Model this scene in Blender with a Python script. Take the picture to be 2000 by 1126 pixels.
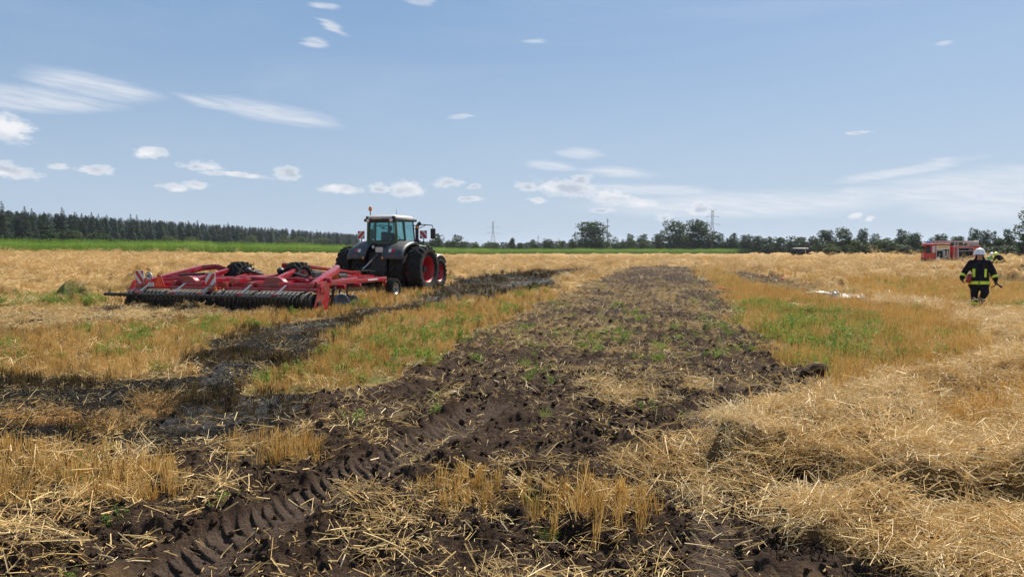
import bpy, bmesh, math, random
import numpy as np
from mathutils import Vector, Matrix, Euler

for _o in list(bpy.data.objects):
    bpy.data.objects.remove(_o)
SC = bpy.context.scene
COL = SC.collection
R = math.radians
random.seed(7)
RNG = np.random.default_rng(11)

# ------------------------------------------------------------------ camera
CAM_H, FPX, HORIZON = 2.0, 1400.0, 485.0          # eye height, focal length in px of a 2000 px wide frame
PITCH = math.atan((563.0 - HORIZON) / FPX)
cam = bpy.data.cameras.new('camera')
cam.sensor_width = 36.0
cam.lens = FPX / 2000.0 * 36.0
cam.clip_start, cam.clip_end = 0.1, 20000.0
cam_o = bpy.data.objects.new('camera', cam)
cam_o.location = (0, 0, CAM_H)
cam_o.rotation_euler = (R(90) - PITCH, 0, 0)
COL.objects.link(cam_o)
SC.camera = cam_o

# ------------------------------------------------------------------ sun and sky
SUN_AZ, SUN_EL = R(37), R(48)                     # clockwise from the view direction +Y
SUN_DIR = Vector((math.sin(SUN_AZ) * math.cos(SUN_EL), math.cos(SUN_AZ) * math.cos(SUN_EL), math.sin(SUN_EL)))
sun = bpy.data.lights.new('sun', 'SUN')
sun.energy, sun.angle, sun.color = 5.0, R(0.53), (1.0, 0.94, 0.83)
sun_o = bpy.data.objects.new('sun', sun)
sun_o.rotation_euler = (-SUN_DIR).to_track_quat('-Z', 'Y').to_euler()
sun_o.location = (30, 10, 60)
COL.objects.link(sun_o)

SC.view_settings.view_transform = 'Standard'
SC.view_settings.look = 'None'
SC.view_settings.exposure = 0.76
SC.view_settings.gamma = 1.0
SC.view_settings.use_curve_mapping = False
SC.cycles.use_denoising = True
SC.cycles.use_adaptive_sampling = True
SC.cycles.adaptive_threshold = 0.02
SC.cycles.max_bounces = 5
SC.cycles.diffuse_bounces = 3
SC.cycles.glossy_bounces = 2
SC.cycles.transmission_bounces = 4
SC.cycles.transparent_max_bounces = 10
SC.cycles.volume_bounces = 0
SC.cycles.caustics_reflective = False
SC.cycles.caustics_refractive = False

world = bpy.data.worlds.new('World')
SC.world = world
world.use_nodes = True
WT = world.node_tree
WT.nodes.clear()


class NT:
    """small helper round a node tree"""
    def __init__(self, tree):
        self.t = tree
    def n(self, typ, **kw):
        nd = self.t.nodes.new(typ)
        for k, v in kw.items():
            setattr(nd, k, v)
        return nd
    def l(self, a, b):
        self.t.links.new(a, b)
    def setin(self, sock, v):
        if isinstance(v, bpy.types.NodeSocket):
            self.l(v, sock)
        elif v is not None:
            sock.default_value = v
    def math(self, op, a, b=None, c=None, clamp=False):
        nd = self.n('ShaderNodeMath', operation=op, use_clamp=clamp)
        for i, v in enumerate((a, b, c)):
            self.setin(nd.inputs[i], v)
        return nd.outputs[0]
    def vmath(self, op, a, b=None, scale=None):
        nd = self.n('ShaderNodeVectorMath', operation=op)
        self.setin(nd.inputs[0], a)
        self.setin(nd.inputs[1], b)
        if scale is not None:
            self.setin(nd.inputs['Scale'], scale)
        return nd.outputs[0]
    def mix(self, f, a, b, blend='MIX'):
        nd = self.n('ShaderNodeMix', data_type='RGBA', blend_type=blend)
        self.setin(nd.inputs[0], f)
        for i, v in ((6, a), (7, b)):
            if isinstance(v, tuple) and len(v) == 3:
                v = v + (1.0,)
            self.setin(nd.inputs[i], v)
        return nd.outputs[2]
    def noise(self, vec, scale, detail=3.0, rough=0.55, dist=0.0):
        nd = self.n('ShaderNodeTexNoise')
        if vec is not None:
            self.l(vec, nd.inputs['Vector'])
        nd.inputs['Scale'].default_value = scale
        nd.inputs['Detail'].default_value = detail
        nd.inputs['Roughness'].default_value = rough
        nd.inputs['Distortion'].default_value = dist
        return nd.outputs[0], nd.outputs[1]
    def ramp(self, f, stops):
        nd = self.n('ShaderNodeValToRGB')
        el = nd.color_ramp.elements
        while len(el) < len(stops):
            el.new(0.5)
        for e, (p, c) in zip(el, stops):
            e.position = p
            e.color = c + (1.0,) if len(c) == 3 else c
        self.setin(nd.inputs[0], f)
        return nd.outputs[0]
    def sstep(self, f, a, b):
        nd = self.n('ShaderNodeMapRange', interpolation_type='SMOOTHSTEP')
        self.setin(nd.inputs['Value'], f)
        nd.inputs['From Min'].default_value = a
        nd.inputs['From Max'].default_value = b
        return nd.outputs['Result']


def build_world():
    w = NT(WT)
    out = w.n('ShaderNodeOutputWorld')
    bg = w.n('ShaderNodeBackground')
    sky = w.n('ShaderNodeTexSky', sky_type='NISHITA')
    sky.sun_disc = False
    sky.sun_elevation = SUN_EL
    sky.sun_rotation = SUN_AZ
    sky.altitude = 20.0
    sky.air_density = 1.0
    sky.dust_density = 1.1
    sky.ozone_density = 2.2
    SKY_STRENGTH = 0.050
    bg.inputs['Strength'].default_value = SKY_STRENGTH
    tc = w.n('ShaderNodeTexCoord')
    sep = w.n('ShaderNodeSeparateXYZ')
    w.l(tc.outputs['Generated'], sep.inputs[0])
    az = w.math('MULTIPLY', w.math('ARCTAN2', sep.outputs[0], sep.outputs[1]), 180 / math.pi)
    el = w.math('MULTIPLY', w.math('ARCSINE', sep.outputs[2]), 180 / math.pi)
    comb = w.n('ShaderNodeCombineXYZ')
    w.l(az, comb.inputs[0]); w.l(el, comb.inputs[1])
    ae = comb.outputs[0]                                # azimuth / elevation of the sky direction, degrees
    def px(u, v):
        a = math.atan((u - 1000) / FPX)
        return math.degrees(a), math.degrees(math.atan((HORIZON - v) / FPX * math.cos(a)))
    # (u, v, half width, half height, tilt) of each cloud
    cumulus = [(20, 250, 48, 26, -14), (18, 332, 50, 15, -12), (300, 302, 30, 11, 4), (192, 334, 32, 10, 0), (122, 326, 18, 7, 0),
               (348, 367, 34, 10, 0), (388, 361, 26, 8, -6), (395, 325, 40, 8, 0), (465, 341, 70, 7, -4), (565, 340, 26, 14, 0), (668, 370, 42, 9, 0),
               (795, 370, 40, 16, -6), (742, 368, 26, 9, 0), (875, 358, 34, 9, 4), (921, 388, 26, 8, 0), (925, 364, 16, 6, 0),
               (1030, 365, 28, 12, 0), (1110, 368, 75, 18, -4), (1135, 352, 24, 14, 0), (1190, 386, 45, 16, -5), (1245, 396, 40, 11, -8),
               (1050, 392, 24, 7, 0), (1175, 412, 26, 7, 0), (1366, 408, 26, 14, 0), (1296, 423, 20, 9, 0), (1666, 420, 12, 7, 0),
               (1700, 426, 8, 5, 0), (1668, 260, 20, 4, 0)]
    cirrus = [(75, 198, 125, 20, 2), (190, 172, 95, 18, -7), (535, 224, 125, 18, -8), (410, 205, 60, 10, -8),
              (1130, 303, 45, 11, -3), (1085, 325, 55, 10, -6), (1205, 338, 65, 11, -4), (1270, 372, 130, 11, -3), (1450, 400, 300, 26, 0),
              (1760, 335, 115, 10, 8), (1890, 365, 190, 30, 4), (1680, 380, 80, 12, 3), (1960, 400, 150, 30, 0), (655, 62, 26, 9, -20), (622, 92, 24, 8, -10), (640, 50, 20, 5, -10),
              (640, 22, 30, 6, 0), (825, 14, 26, 7, -5), (1050, 88, 22, 5, 0), (895, 229, 22, 5, 0), (1820, 92, 14, 5, 0)]
    # ragged edges: distort the lookup by noise
    st = w.vmath('MULTIPLY', ae, (0.5, 1.0, 1.0))
    _, nc = w.noise(st, 0.9, 6, 0.62)
    dis = w.vmath('MULTIPLY', w.vmath('SUBTRACT', nc, (0.5, 0.5, 0.5)), (1.9, 0.9, 0.0))
    v1 = w.vmath('ADD', ae, dis)
    mp = w.n('ShaderNodeMapping'); mp.inputs['Rotation'].default_value = (0, 0, R(6)); w.l(ae, mp.inputs[0])
    st2 = w.vmath('MULTIPLY', mp.outputs[0], (0.10, 0.9, 1.0))
    nf2, nc2 = w.noise(st2, 1.3, 7, 0.6, 0.4)
    dis2 = w.vmath('MULTIPLY', w.vmath('SUBTRACT', nc2, (0.5, 0.5, 0.5)), (4.0, 0.8, 0.0))
    v2 = w.vmath('ADD', ae, dis2)
    def field(lst, vec, grow):
        tot = None
        for (u, v, hw, hh, tilt) in lst:
            a, e = px(u, v)
            m = w.n('ShaderNodeMapping', vector_type='TEXTURE')
            m.inputs['Location'].default_value = (a, e, 0)
            m.inputs['Rotation'].default_value = (0, 0, R(tilt))
            m.inputs['Scale'].default_value = (hw * grow / FPX * 57.3, hh * grow / FPX * 57.3, 1)
            w.l(vec, m.inputs[0])
            g = w.n('ShaderNodeTexGradient', gradient_type='SPHERICAL')
            w.l(m.outputs[0], g.inputs[0])
            tot = g.outputs[1] if tot is None else w.math('SMOOTH_MAX', tot, g.outputs[1], 0.05)
        return tot
    c1 = field(cumulus, v1, 1.30)
    nfine, _ = w.noise(st, 2.6, 7, 0.66)
    d1 = w.math('ADD', c1, w.math('MULTIPLY', w.math('SUBTRACT', nfine, 0.52), 1.25))
    m1 = w.math('MULTIPLY', w.sstep(d1, 0.12, 0.78), w.sstep(c1, 0.0, 0.16))
    c2 = field(cirrus, v2, 1.25)
    st5 = w.vmath('MULTIPLY', mp.outputs[0], (0.16, 1.5, 1.0))
    nf5, _ = w.noise(st5, 1.9, 7, 0.66, 0.5)
    m2 = w.math('MULTIPLY', w.sstep(c2, 0.0, 0.70), w.math('ADD', 0.5, w.math('MULTIPLY', w.sstep(nf5, 0.34, 0.66), 0.5)), clamp=True)
    # thin veils everywhere (the sky goes on like this outside the frame)
    st3 = w.vmath('MULTIPLY', ae, (0.03, 0.16, 1.0))
    nv, _ = w.noise(st3, 1.0, 6, 0.62, 0.6)
    m3 = w.math('MULTIPLY', w.sstep(nv, 0.42, 0.8), 0.22)
    # shaded bellies of the cumulus: where the same cloud is thicker a little higher up
    nb, _ = w.noise(st, 0.55, 2, 0.5)
    belly = w.math('MULTIPLY', w.sstep(nb, 0.36, 0.56), w.sstep(d1, 0.32, 0.85))
    k = 0.555 / SKY_STRENGTH
    white = (1.0 * k, 1.0 * k, 1.02 * k)
    grey = (0.55 * k, 0.61 * k, 0.71 * k)
    # the milky layer of summer air near the horizon and slightly washed-out blue
    base = w.mix(0.62, sky.outputs[0], (0.255 * k, 0.455 * k, 0.76 * k))
    low = w.sstep(el, 21.0, -3.0)
    base = w.mix(w.math('MULTIPLY', low, 0.72), base, (0.60 * k, 0.71 * k, 0.84 * k))
    plain = w.mix(m3, base, (0.66 * k, 0.75 * k, 0.87 * k))
    ccol = w.mix(belly, white, grey)
    c = w.mix(w.math('MULTIPLY', m2, 0.72), plain, (0.86 * k, 0.89 * k, 0.95 * k))
    c = w.mix(w.math('MULTIPLY', m1, 0.92), c, ccol)
    bg2 = w.n('ShaderNodeBackground')
    bg2.inputs['Strength'].default_value = SKY_STRENGTH
    w.l(plain, bg2.inputs[0])
    w.l(c, bg.inputs[0])
    # the part of the sky that holds the clouds (elsewhere their sum is nil, so it need not be worked out)
    inside = w.math('MULTIPLY', w.math('COMPARE', el, 10.5, 12.5), w.math('COMPARE', az, 0.0, 52.0))
    ms = w.n('ShaderNodeMixShader')
    w.l(inside, ms.inputs[0])
    w.l(bg2.outputs[0], ms.inputs[1]); w.l(bg.outputs[0], ms.inputs[2])
    w.l(ms.outputs[0], out.inputs[0])
    world.cycles.sampling_method = 'MANUAL'
    world.cycles.sample_map_resolution = 256


build_world()


# ------------------------------------------------------------------ helpers
def gp(u, v, z=0.0):
    """point of the level plane z that a pixel of the 2000 x 1126 photograph looks at"""
    xd, yd = (u - 1000.0) / FPX, (v - 563.0) / FPX
    c, s = math.cos(PITCH), math.sin(PITCH)
    d = (xd, c - yd * s, -s - yd * c)
    t = (z - CAM_H) / d[2]
    return (d[0] * t, d[1] * t)

def smooth(a, b, x):
    t = np.clip((x - a) / (b - a), 0, 1)
    return t * t * (3 - 2 * t)

def _hash(ix, iy, seed):
    h = (ix.astype(np.int64) * 374761393 + iy.astype(np.int64) * 668265263 + seed * 974634777) & 0xFFFFFFFF
    h = ((h ^ (h >> 13)) * 1274126177) & 0xFFFFFFFF
    h = h ^ (h >> 16)
    return (h & 0xFFFFFF).astype(np.float64) / float(0xFFFFFF)

def vnoise(x, y, seed=0):
    ix, iy = np.floor(x), np.floor(y)
    fx, fy = x - ix, y - iy
    fx = fx * fx * fx * (fx * (fx * 6 - 15) + 10)
    fy = fy * fy * fy * (fy * (fy * 6 - 15) + 10)
    a = _hash(ix, iy, seed); b = _hash(ix + 1, iy, seed)
    c = _hash(ix, iy + 1, seed); d = _hash(ix + 1, iy + 1, seed)
    return (a + (b - a) * fx) + ((c + (d - c) * fx) - (a + (b - a) * fx)) * fy

def fbm(x, y, size, octv=3, seed=0, gain=0.5):
    """0..1, mean about 0.5; size = metres of the largest lump"""
    s, amp, tot = 0.0, 1.0, 0.0
    f = 1.0 / size
    for k in range(octv):
        cs, sn = math.cos(0.6 * k + 0.3), math.sin(0.6 * k + 0.3)
        s = s + amp * vnoise((x * cs - y * sn) * f + 17.3 * k, (x * sn + y * cs) * f - 9.1 * k, seed + k)
        tot += amp; amp *= gain; f *= 2.03
    return s / tot

def tag(o, label=None, cat=None, group=None, kind=None):
    if label: o['label'] = label
    if cat: o['category'] = cat
    if group: o['group'] = group
    if kind: o['kind'] = kind
    return o

def empty(name, loc=(0, 0, 0), rz=0.0, parent=None):
    o = bpy.data.objects.new(name, None)
    o.empty_display_size = 0.2
    o.location = loc
    o.rotation_euler = (0, 0, rz)
    o.parent = parent
    COL.objects.link(o)
    return o

def mesh_obj(name, verts, faces, mats, parent=None, smooth_=False, midx=None, link=True):
    me = bpy.data.meshes.new(name)
    me.from_pydata([tuple(v) for v in verts], [], [tuple(f) for f in faces])
    for m in (mats if isinstance(mats, (list, tuple)) else [mats]):
        me.materials.append(m)
    if midx is not None:
        me.polygons.foreach_set('material_index', np.asarray(midx, dtype=np.int32))
    if smooth_:
        me.polygons.foreach_set('use_smooth', np.ones(len(me.polygons), dtype=bool))
    me.update()
    o = bpy.data.objects.new(name, me)
    o.parent = parent
    if link:
        COL.objects.link(o)
    return o

def copy_tree(o, parent=None):
    c = o.copy()
    COL.objects.link(c)
    c.parent = parent
    for ch in list(o.children):
        copy_tree(ch, c)
    return c


class MB:
    """collects shapes, then becomes one mesh object"""
    def __init__(self):
        self.v, self.f, self.m, self.cur = [], [], [], 0
        self.M = Matrix.Identity(4)
    def mat(self, i):
        self.cur = i
        return self
    def add(self, vs, fs):
        b = len(self.v)
        self.v += [self.M @ Vector(p) for p in vs]
        self.f += [tuple(b + i for i in f) for f in fs]
        self.m += [self.cur] * len(fs)
        return self
    def box(self, c, s, rot=(0, 0, 0), bev=0.0):
        hx, hy, hz = s[0] / 2, s[1] / 2, s[2] / 2
        E = Euler(rot).to_matrix()
        if bev <= 0:
            vs = [(x, y, z) for z in (-hz, hz) for y in (-hy, hy) for x in (-hx, hx)]
            fs = [(0, 2, 3, 1), (4, 5, 7, 6), (0, 1, 5, 4), (2, 6, 7, 3), (0, 4, 6, 2), (1, 3, 7, 5)]
        else:
            bm = bmesh.new()
            bmesh.ops.create_cube(bm, size=1.0)
            for q in bm.verts:
                q.co = Vector((q.co.x * s[0], q.co.y * s[1], q.co.z * s[2]))
            bmesh.ops.bevel(bm, geom=bm.edges[:], offset=min(bev, 0.45 * min(s)), segments=2, affect='EDGES', profile=0.6)
            bm.verts.index_update()
            vs = [tuple(q.co) for q in bm.verts]
            fs = [tuple(q.index for q in f.verts) for f in bm.faces]
            bm.free()
        c = Vector(c)
        return self.add([E @ Vector(p) + c for p in vs], fs)
    def beam(self, p0, p1, w, h, roll=0.0, bev=0.0):
        """square tube from p0 to p1, width w across, height h"""
        p0, p1 = Vector(p0), Vector(p1)
        d = p1 - p0
        L = d.length
        q = d.to_track_quat('Y', 'Z').to_matrix() @ Euler((0, roll, 0)).to_matrix()
        sub = MB()
        sub.box((0, 0, 0), (w, L, h), bev=bev)
        mid = (p0 + p1) / 2
        return self.add([q @ v + mid for v in sub.v], sub.f)
    def cyl(self, p0, p1, r0, r1=None, n=12, cap=True):
        r1 = r0 if r1 is None else r1
        p0, p1 = Vector(p0), Vector(p1)
        q = (p1 - p0).to_track_quat('Z', 'Y').to_matrix()
        vs, fs = [], []
        for p, r in ((p0, r0), (p1, r1)):
            for i in range(n):
                a = 2 * math.pi * i / n
                vs.append(q @ Vector((r * math.cos(a), r * math.sin(a), 0)) + p)
        for i in range(n):
            j = (i + 1) % n
            fs.append((i, j, n + j, n + i))
        if cap:
            fs += [tuple(reversed(range(n))), tuple(range(n, 2 * n))]
        return self.add(vs, fs)
    def tube(self, pts, r, n=8, cap=True):
        pts = [Vector(p) for p in pts]
        rr = r if isinstance(r, (list, tuple)) else [r] * len(pts)
        vs, fs = [], []
        up = None
        for k, p in enumerate(pts):
            d = (pts[min(k + 1, len(pts) - 1)] - pts[max(k - 1, 0)]).normalized()
            if up is None:
                up = d.orthogonal().normalized()
            up = (up - d * up.dot(d)).normalized()
            sd = d.cross(up)
            for i in range(n):
                a = 2 * math.pi * i / n
                vs.append(p + (up * math.cos(a) + sd * math.sin(a)) * rr[k])
        for k in range(len(pts) - 1):
            for i in range(n):
                j = (i + 1) % n
                fs.append((k * n + i, k * n + j, (k + 1) * n + j, (k + 1) * n + i))
        if cap:
            fs += [tuple(reversed(range(n))), tuple(range((len(pts) - 1) * n, len(pts) * n))]
        return self.add(vs, fs)
    def lathe(self, prof, c=(0, 0, 0), axis='X', n=32, closed=False):
        """prof: (along axis, radius) list"""
        vs, fs = [], []
        c = Vector(c)
        for (t, r) in prof:
            for i in range(n):
                a = 2 * math.pi * i / n
                p = (t, r * math.cos(a), r * math.sin(a)) if axis == 'X' else ((r * math.cos(a), r * math.sin(a), t) if axis == 'Z' else (r * math.sin(a), t, r * math.cos(a)))
                vs.append(Vector(p) + c)
        m = len(prof)
        for k in range(m if closed else m - 1):
            k2 = (k + 1) % m
            for i in range(n):
                j = (i + 1) % n
                fs.append((k * n + i, k2 * n + i, k2 * n + j, k * n + j))
        return self.add(vs, fs)
    def prism(self, poly, t0, t1, plane='YZ'):
        """flat outline pushed from t0 to t1 along the third axis"""
        def P(a, b, t):
            return {'YZ': (t, a, b), 'XZ': (a, t, b), 'XY': (a, b, t)}[plane]
        n = len(poly)
        vs = [P(a, b, t0) for a, b in poly] + [P(a, b, t1) for a, b in poly]
        fs = [tuple(range(n)), tuple(reversed(range(n, 2 * n)))]
        for i in range(n):
            j = (i + 1) % n
            fs.append((j, i, n + i, n + j))
        return self.add(vs, fs)
    def ball(self, c, r, seg=12, rings=8):
        rx, ry, rz = r if isinstance(r, (list, tuple)) else (r, r, r)
        vs, fs = [], []
        for k in range(rings + 1):
            t = math.pi * k / rings
            for i in range(seg):
                a = 2 * math.pi * i / seg
                vs.append((c[0] + rx * math.sin(t) * math.cos(a), c[1] + ry * math.sin(t) * math.sin(a), c[2] + rz * math.cos(t)))
        for k in range(rings):
            for i in range(seg):
                j = (i + 1) % seg
                fs.append((k * seg + i, (k + 1) * seg + i, (k + 1) * seg + j, k * seg + j))
        return self.add(vs, fs)
    def build(self, name, mats, parent=None, smooth_=False, angle=None):
        o = mesh_obj(name, self.v, self.f, mats, parent, smooth_, self.m)
        if angle is not None:
            o.data.polygons.foreach_set('use_smooth', np.ones(len(o.data.polygons), dtype=bool))
            o.data.set_sharp_from_angle(angle=R(angle))
        return o


# ------------------------------------------------------------------ materials
MATS = {}

def principled(name, col, rough=0.6, metal=0.0, vary=0.0, vscale=6.0, dirt=None, dirt_amt=0.0, dscale=3.0, spec=0.5, coat=0.0, bump=0.0, bscale=40.0):
    """painted / metal / rubber surfaces with uneven colour and dust"""
    m = bpy.data.materials.new(name)
    m.use_nodes = True
    w = NT(m.node_tree)
    b = m.node_tree.nodes['Principled BSDF']
    b.inputs['Roughness'].default_value = rough
    b.inputs['Metallic'].default_value = metal
    b.inputs['Specular IOR Level'].default_value = spec
    b.inputs['Coat Weight'].default_value = coat
    tc = w.n('ShaderNodeTexCoord')
    c = col + (1.0,)
    if vary > 0 or dirt_amt > 0:
        nf, _ = w.noise(tc.outputs['Object'], vscale, 4)
        c2 = tuple(max(0, x * (1 - vary)) for x in col)
        c3 = tuple(min(1, x * (1 + vary)) for x in col)
        c = w.mix(nf, c2, c3)
        if dirt_amt > 0:
            nd, _ = w.noise(tc.outputs['Object'], dscale, 6, 0.65)
            f = w.math('MULTIPLY', w.sstep(nd, 0.40, 0.72), dirt_amt)
            c = w.mix(f, c, dirt)
            rr = w.math('ADD', rough, w.math('MULTIPLY', f, 0.4), clamp=True)
            w.l(rr, b.inputs['Roughness'])
        w.l(c, b.inputs['Base Color'])
    else:
        b.inputs['Base Color'].default_value = c
    if bump > 0:
        nb, _ = w.noise(tc.outputs['Object'], bscale, 4)
        bp = w.n('ShaderNodeBump'); bp.inputs['Strength'].default_value = bump; bp.inputs['Distance'].default_value = 0.01
        w.l(nb, bp.inputs['Height']); w.l(bp.outputs[0], b.inputs['Normal'])
    MATS[name] = m
    return m

def foliage_mat(name, stops, trans=0.35, attr='tint', burn=None, rough=0.6, spec=0.12):
    """thin plant matter: colour from a per-plant value, some light comes through"""
    m = bpy.data.materials.new(name)
    m.use_nodes = True
    w = NT(m.node_tree)
    m.node_tree.nodes.clear()
    out = w.n('ShaderNodeOutputMaterial')
    if attr == 'island':
        g = w.n('ShaderNodeNewGeometry'); f = g.outputs['Random Per Island']
        oi = w.n('ShaderNodeObjectInfo')
        f = w.math('ADD', w.math('MULTIPLY', f, 0.75), w.math('MULTIPLY', oi.outputs['Random'], 0.25))
    else:
        a = w.n('ShaderNodeAttribute', attribute_type='INSTANCER', attribute_name=attr)
        g = w.n('ShaderNodeNewGeometry')
        f = w.math('ADD', w.math('MULTIPLY', a.outputs['Fac'], 0.65), w.math('MULTIPLY', g.outputs['Random Per Island'], 0.35))
    c = w.ramp(f, stops)
    if burn:
        ab = w.n('ShaderNodeAttribute', attribute_type='INSTANCER', attribute_name=burn)
        c = w.mix(ab.outputs['Fac'], c, (0.012, 0.011, 0.010))
    d = w.n('ShaderNodeBsdfPrincipled'); w.l(c, d.inputs['Base Color'])
    d.inputs['Roughness'].default_value = rough
    d.inputs['Specular IOR Level'].default_value = spec
    t = w.n('ShaderNodeBsdfTranslucent'); w.l(c, t.inputs['Color'])
    mx = w.n('ShaderNodeMixShader'); mx.inputs[0].default_value = trans
    w.l(d.outputs[0], mx.inputs[1]); w.l(t.outputs[0], mx.inputs[2])
    w.l(mx.outputs[0], out.inputs[0])
    MATS[name] = m
    return m

# ------------------------------------------------------------------ the field: zones laid out on the ground in metres
def poly(px):
    return np.array([gp(u, v) for u, v in px])

ZP = {
    'soil': [(1228, 521), (1350, 521), (1400, 560), (1448, 600), (1525, 690), (1595, 745), (1685, 812), (1780, 850), (2300, 880), (2600, 1300),
             (-600, 1300), (-400, 870), (0, 872), (150, 865), (330, 850), (450, 828), (560, 792), (650, 762), (740, 745), (900, 672), (1060, 590)],
    'freshsoil': [(-300, 618), (0, 612), (120, 603), (235, 597), (400, 600), (590, 612), (470, 622), (260, 640), (100, 652), (0, 662), (-300, 668)],
    'debris': [(1412, 530), (1470, 531), (1560, 552), (1650, 577), (1600, 582), (1500, 567), (1435, 550)],
    'burnt': [(-400, 748), (0, 740), (120, 735), (250, 733), (345, 742), (385, 703), (440, 668), (520, 642), (600, 625), (660, 612), (740, 600),
              (800, 588), (850, 566), (900, 548), (960, 537), (1010, 531), (1080, 527), (1150, 524), (1165, 533), (1095, 549), (1085, 570), (1000, 574),
              (930, 588), (850, 595), (770, 610), (710, 627), (672, 646), (635, 676), (600, 705), (560, 728), (470, 755), (480, 775), (650, 766),
              (590, 805), (460, 845), (320, 872), (100, 884), (-400, 905)],
    'ash1': [(950, 565), (1000, 553), (1060, 545), (1130, 535), (1138, 539), (1070, 553), (1010, 564), (965, 571)],
    'ash2': [(790, 588), (850, 579), (930, 577), (938, 585), (850, 591)],
    'ash3': [(520, 648), (560, 634), (640, 626), (650, 634), (600, 646), (540, 656)],
    'ash4': [(350, 745), (410, 708), (465, 690), (470, 705), (420, 745), (350, 770)],
    'ash5': [(300, 812), (430, 782), (600, 770), (640, 772), (560, 800), (430, 832), (320, 840)],
    'stubA': [(475, 772), (470, 755), (560, 728), (600, 705), (635, 676), (672, 646), (710, 627), (770, 610), (850, 595), (930, 588), (1000, 574),
              (1085, 570), (1105, 562), (1070, 588), (900, 670), (740, 743), (640, 762)],
    'stubB': [(-400, 660), (0, 655), (100, 650), (260, 637), (430, 620), (600, 606), (640, 590), (740, 572), (800, 556), (880, 541), (860, 562), (800, 588),
              (740, 600), (660, 612), (600, 625), (520, 642), (440, 668), (385, 703), (345, 742), (250, 733), (0, 740), (-400, 748)],
    'stubC': [(1360, 528), (1395, 532), (1440, 552), (1500, 568), (1600, 583), (1700, 592), (1790, 612), (1900, 645), (1960, 690), (1850, 715), (1700, 765),
              (1685, 808), (1595, 747), (1525, 692), (1448, 602), (1400, 560)],
    'stubD': [(1560, 545), (1700, 541), (1900, 552), (2300, 572), (2300, 625), (1900, 602), (1750, 582), (1650, 562)],
    'stubE': [(-300, 905), (0, 890), (150, 885), (300, 895), (395, 915), (380, 960), (270, 985), (120, 985), (0, 990), (-300, 1000)],
    'stubF': [(1000, 975), (1090, 955), (1200, 958), (1290, 975), (1280, 1045), (1180, 1060), (1030, 1050)],
    'stubG': [(800, 945), (880, 935), (965, 945), (950, 990), (860, 1005), (790, 990)],
    'stubH': [(430, 872), (520, 858), (610, 862), (630, 895), (540, 915), (440, 900)],
    'pile': [(1400, 905), (1470, 872), (1580, 845), (1700, 812), (1850, 765), (2000, 735), (2300, 715), (2500, 800), (2400, 1010), (2100, 1010), (1950, 1030),
             (1800, 1010), (1690, 985), (1600, 950), (1480, 945), (1410, 930)],
    'pile2': [(1560, 1000), (1720, 1010), (1850, 1040), (2000, 1030), (2400, 1040), (2400, 1250), (1900, 1250), (1760, 1090), (1620, 1060), (1540, 1040)],
    'gapA': [(1860, 800), (1930, 770), (2150, 760), (2150, 850), (2020, 900), (1930, 960), (1850, 930), (1835, 870)],
    'mat': [(1090, 755), (1220, 735), (1330, 770), (1390, 830), (1400, 900), (1340, 960), (1240, 930), (1190, 850)],
    'palerow': [(1680, 588), (1780, 590), (1900, 612), (2300, 655), (2300, 700), (2000, 690), (1900, 645), (1790, 612)],
    'orange1': [(-100, 822), (60, 816), (130, 820), (120, 832), (30, 840), (-100, 842)],
    'orange2': [(180, 828), (225, 812), (262, 818), (250, 838), (195, 850)],
    'orange3': [(245, 797), (270, 787), (320, 792), (312, 806), (262, 810)],
    'greenA': [(590, 745), (610, 690), (680, 665), (830, 650), (900, 640), (880, 672), (760, 730), (640, 758)],
    'greenB': [(200, 668), (270, 648), (350, 645), (330, 668), (240, 685)],
    'greenC': [(-300, 585), (0, 582), (120, 576), (215, 572), (215, 596), (100, 602), (0, 608), (-300, 612)],
    'greenD': [(1455, 590), (1530, 588), (1680, 620), (1780, 660), (1760, 710), (1660, 745), (1605, 738), (1535, 690)],
    'greenE': [(440, 770), (500, 730), (600, 745), (640, 762), (540, 772)],
}
ZP = {k: poly(v) for k, v in ZP.items()}
TRACK_L = poly([(985, 772), (930, 812), (850, 858), (760, 905), (660, 955), (560, 1005), (460, 1058), (380, 1110), (300, 1180)])
TRACK_R = poly([(1368, 800), (1366, 850), (1369, 900), (1374, 950), (1386, 1010), (1398, 1080), (1412, 1180)])

def sdist(x, y, P):
    """signed distance to a polygon, positive inside"""
    d = np.full(x.shape, 1e18)
    ins = np.zeros(x.shape, dtype=bool)
    n = len(P)
    for i in range(n):
        ax, ay = P[i]; bx, by = P[(i + 1) % n]
        ex, ey = bx - ax, by - ay
        t = np.clip(((x - ax) * ex + (y - ay) * ey) / (ex * ex + ey * ey + 1e-12), 0, 1)
        dx, dy = x - ax - t * ex, y - ay - t * ey
        d = np.minimum(d, dx * dx + dy * dy)
        c = ((ay > y) != (by > y)) & (x < (bx - ax) * (y - ay) / (by - ay + 1e-12) + ax)
        ins ^= c
    d = np.sqrt(d)
    return np.where(ins, d, -d)

def along(x, y, P):
    """distance travelled and side offset relative to a polyline"""
    best = np.full(x.shape, 1e18); s_o = np.zeros(x.shape); d_o = np.full(x.shape, 99.0)
    s0 = 0.0
    for i in range(len(P) - 1):
        ax, ay = P[i]; bx, by = P[i + 1]
        ex, ey = bx - ax, by - ay
        L = math.hypot(ex, ey)
        t = np.clip(((x - ax) * ex + (y - ay) * ey) / (L * L), 0, 1)
        dx, dy = x - ax - t * ex, y - ay - t * ey
        q = dx * dx + dy * dy
        m = q < best
        best = np.where(m, q, best)
        s_o = np.where(m, s0 + t * L, s_o)
        sd = np.sign(ex * dy - ey * dx)
        d_o = np.where(m, np.sqrt(q) * sd, d_o)
        s0 += L
    return s_o, d_o, s0

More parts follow.
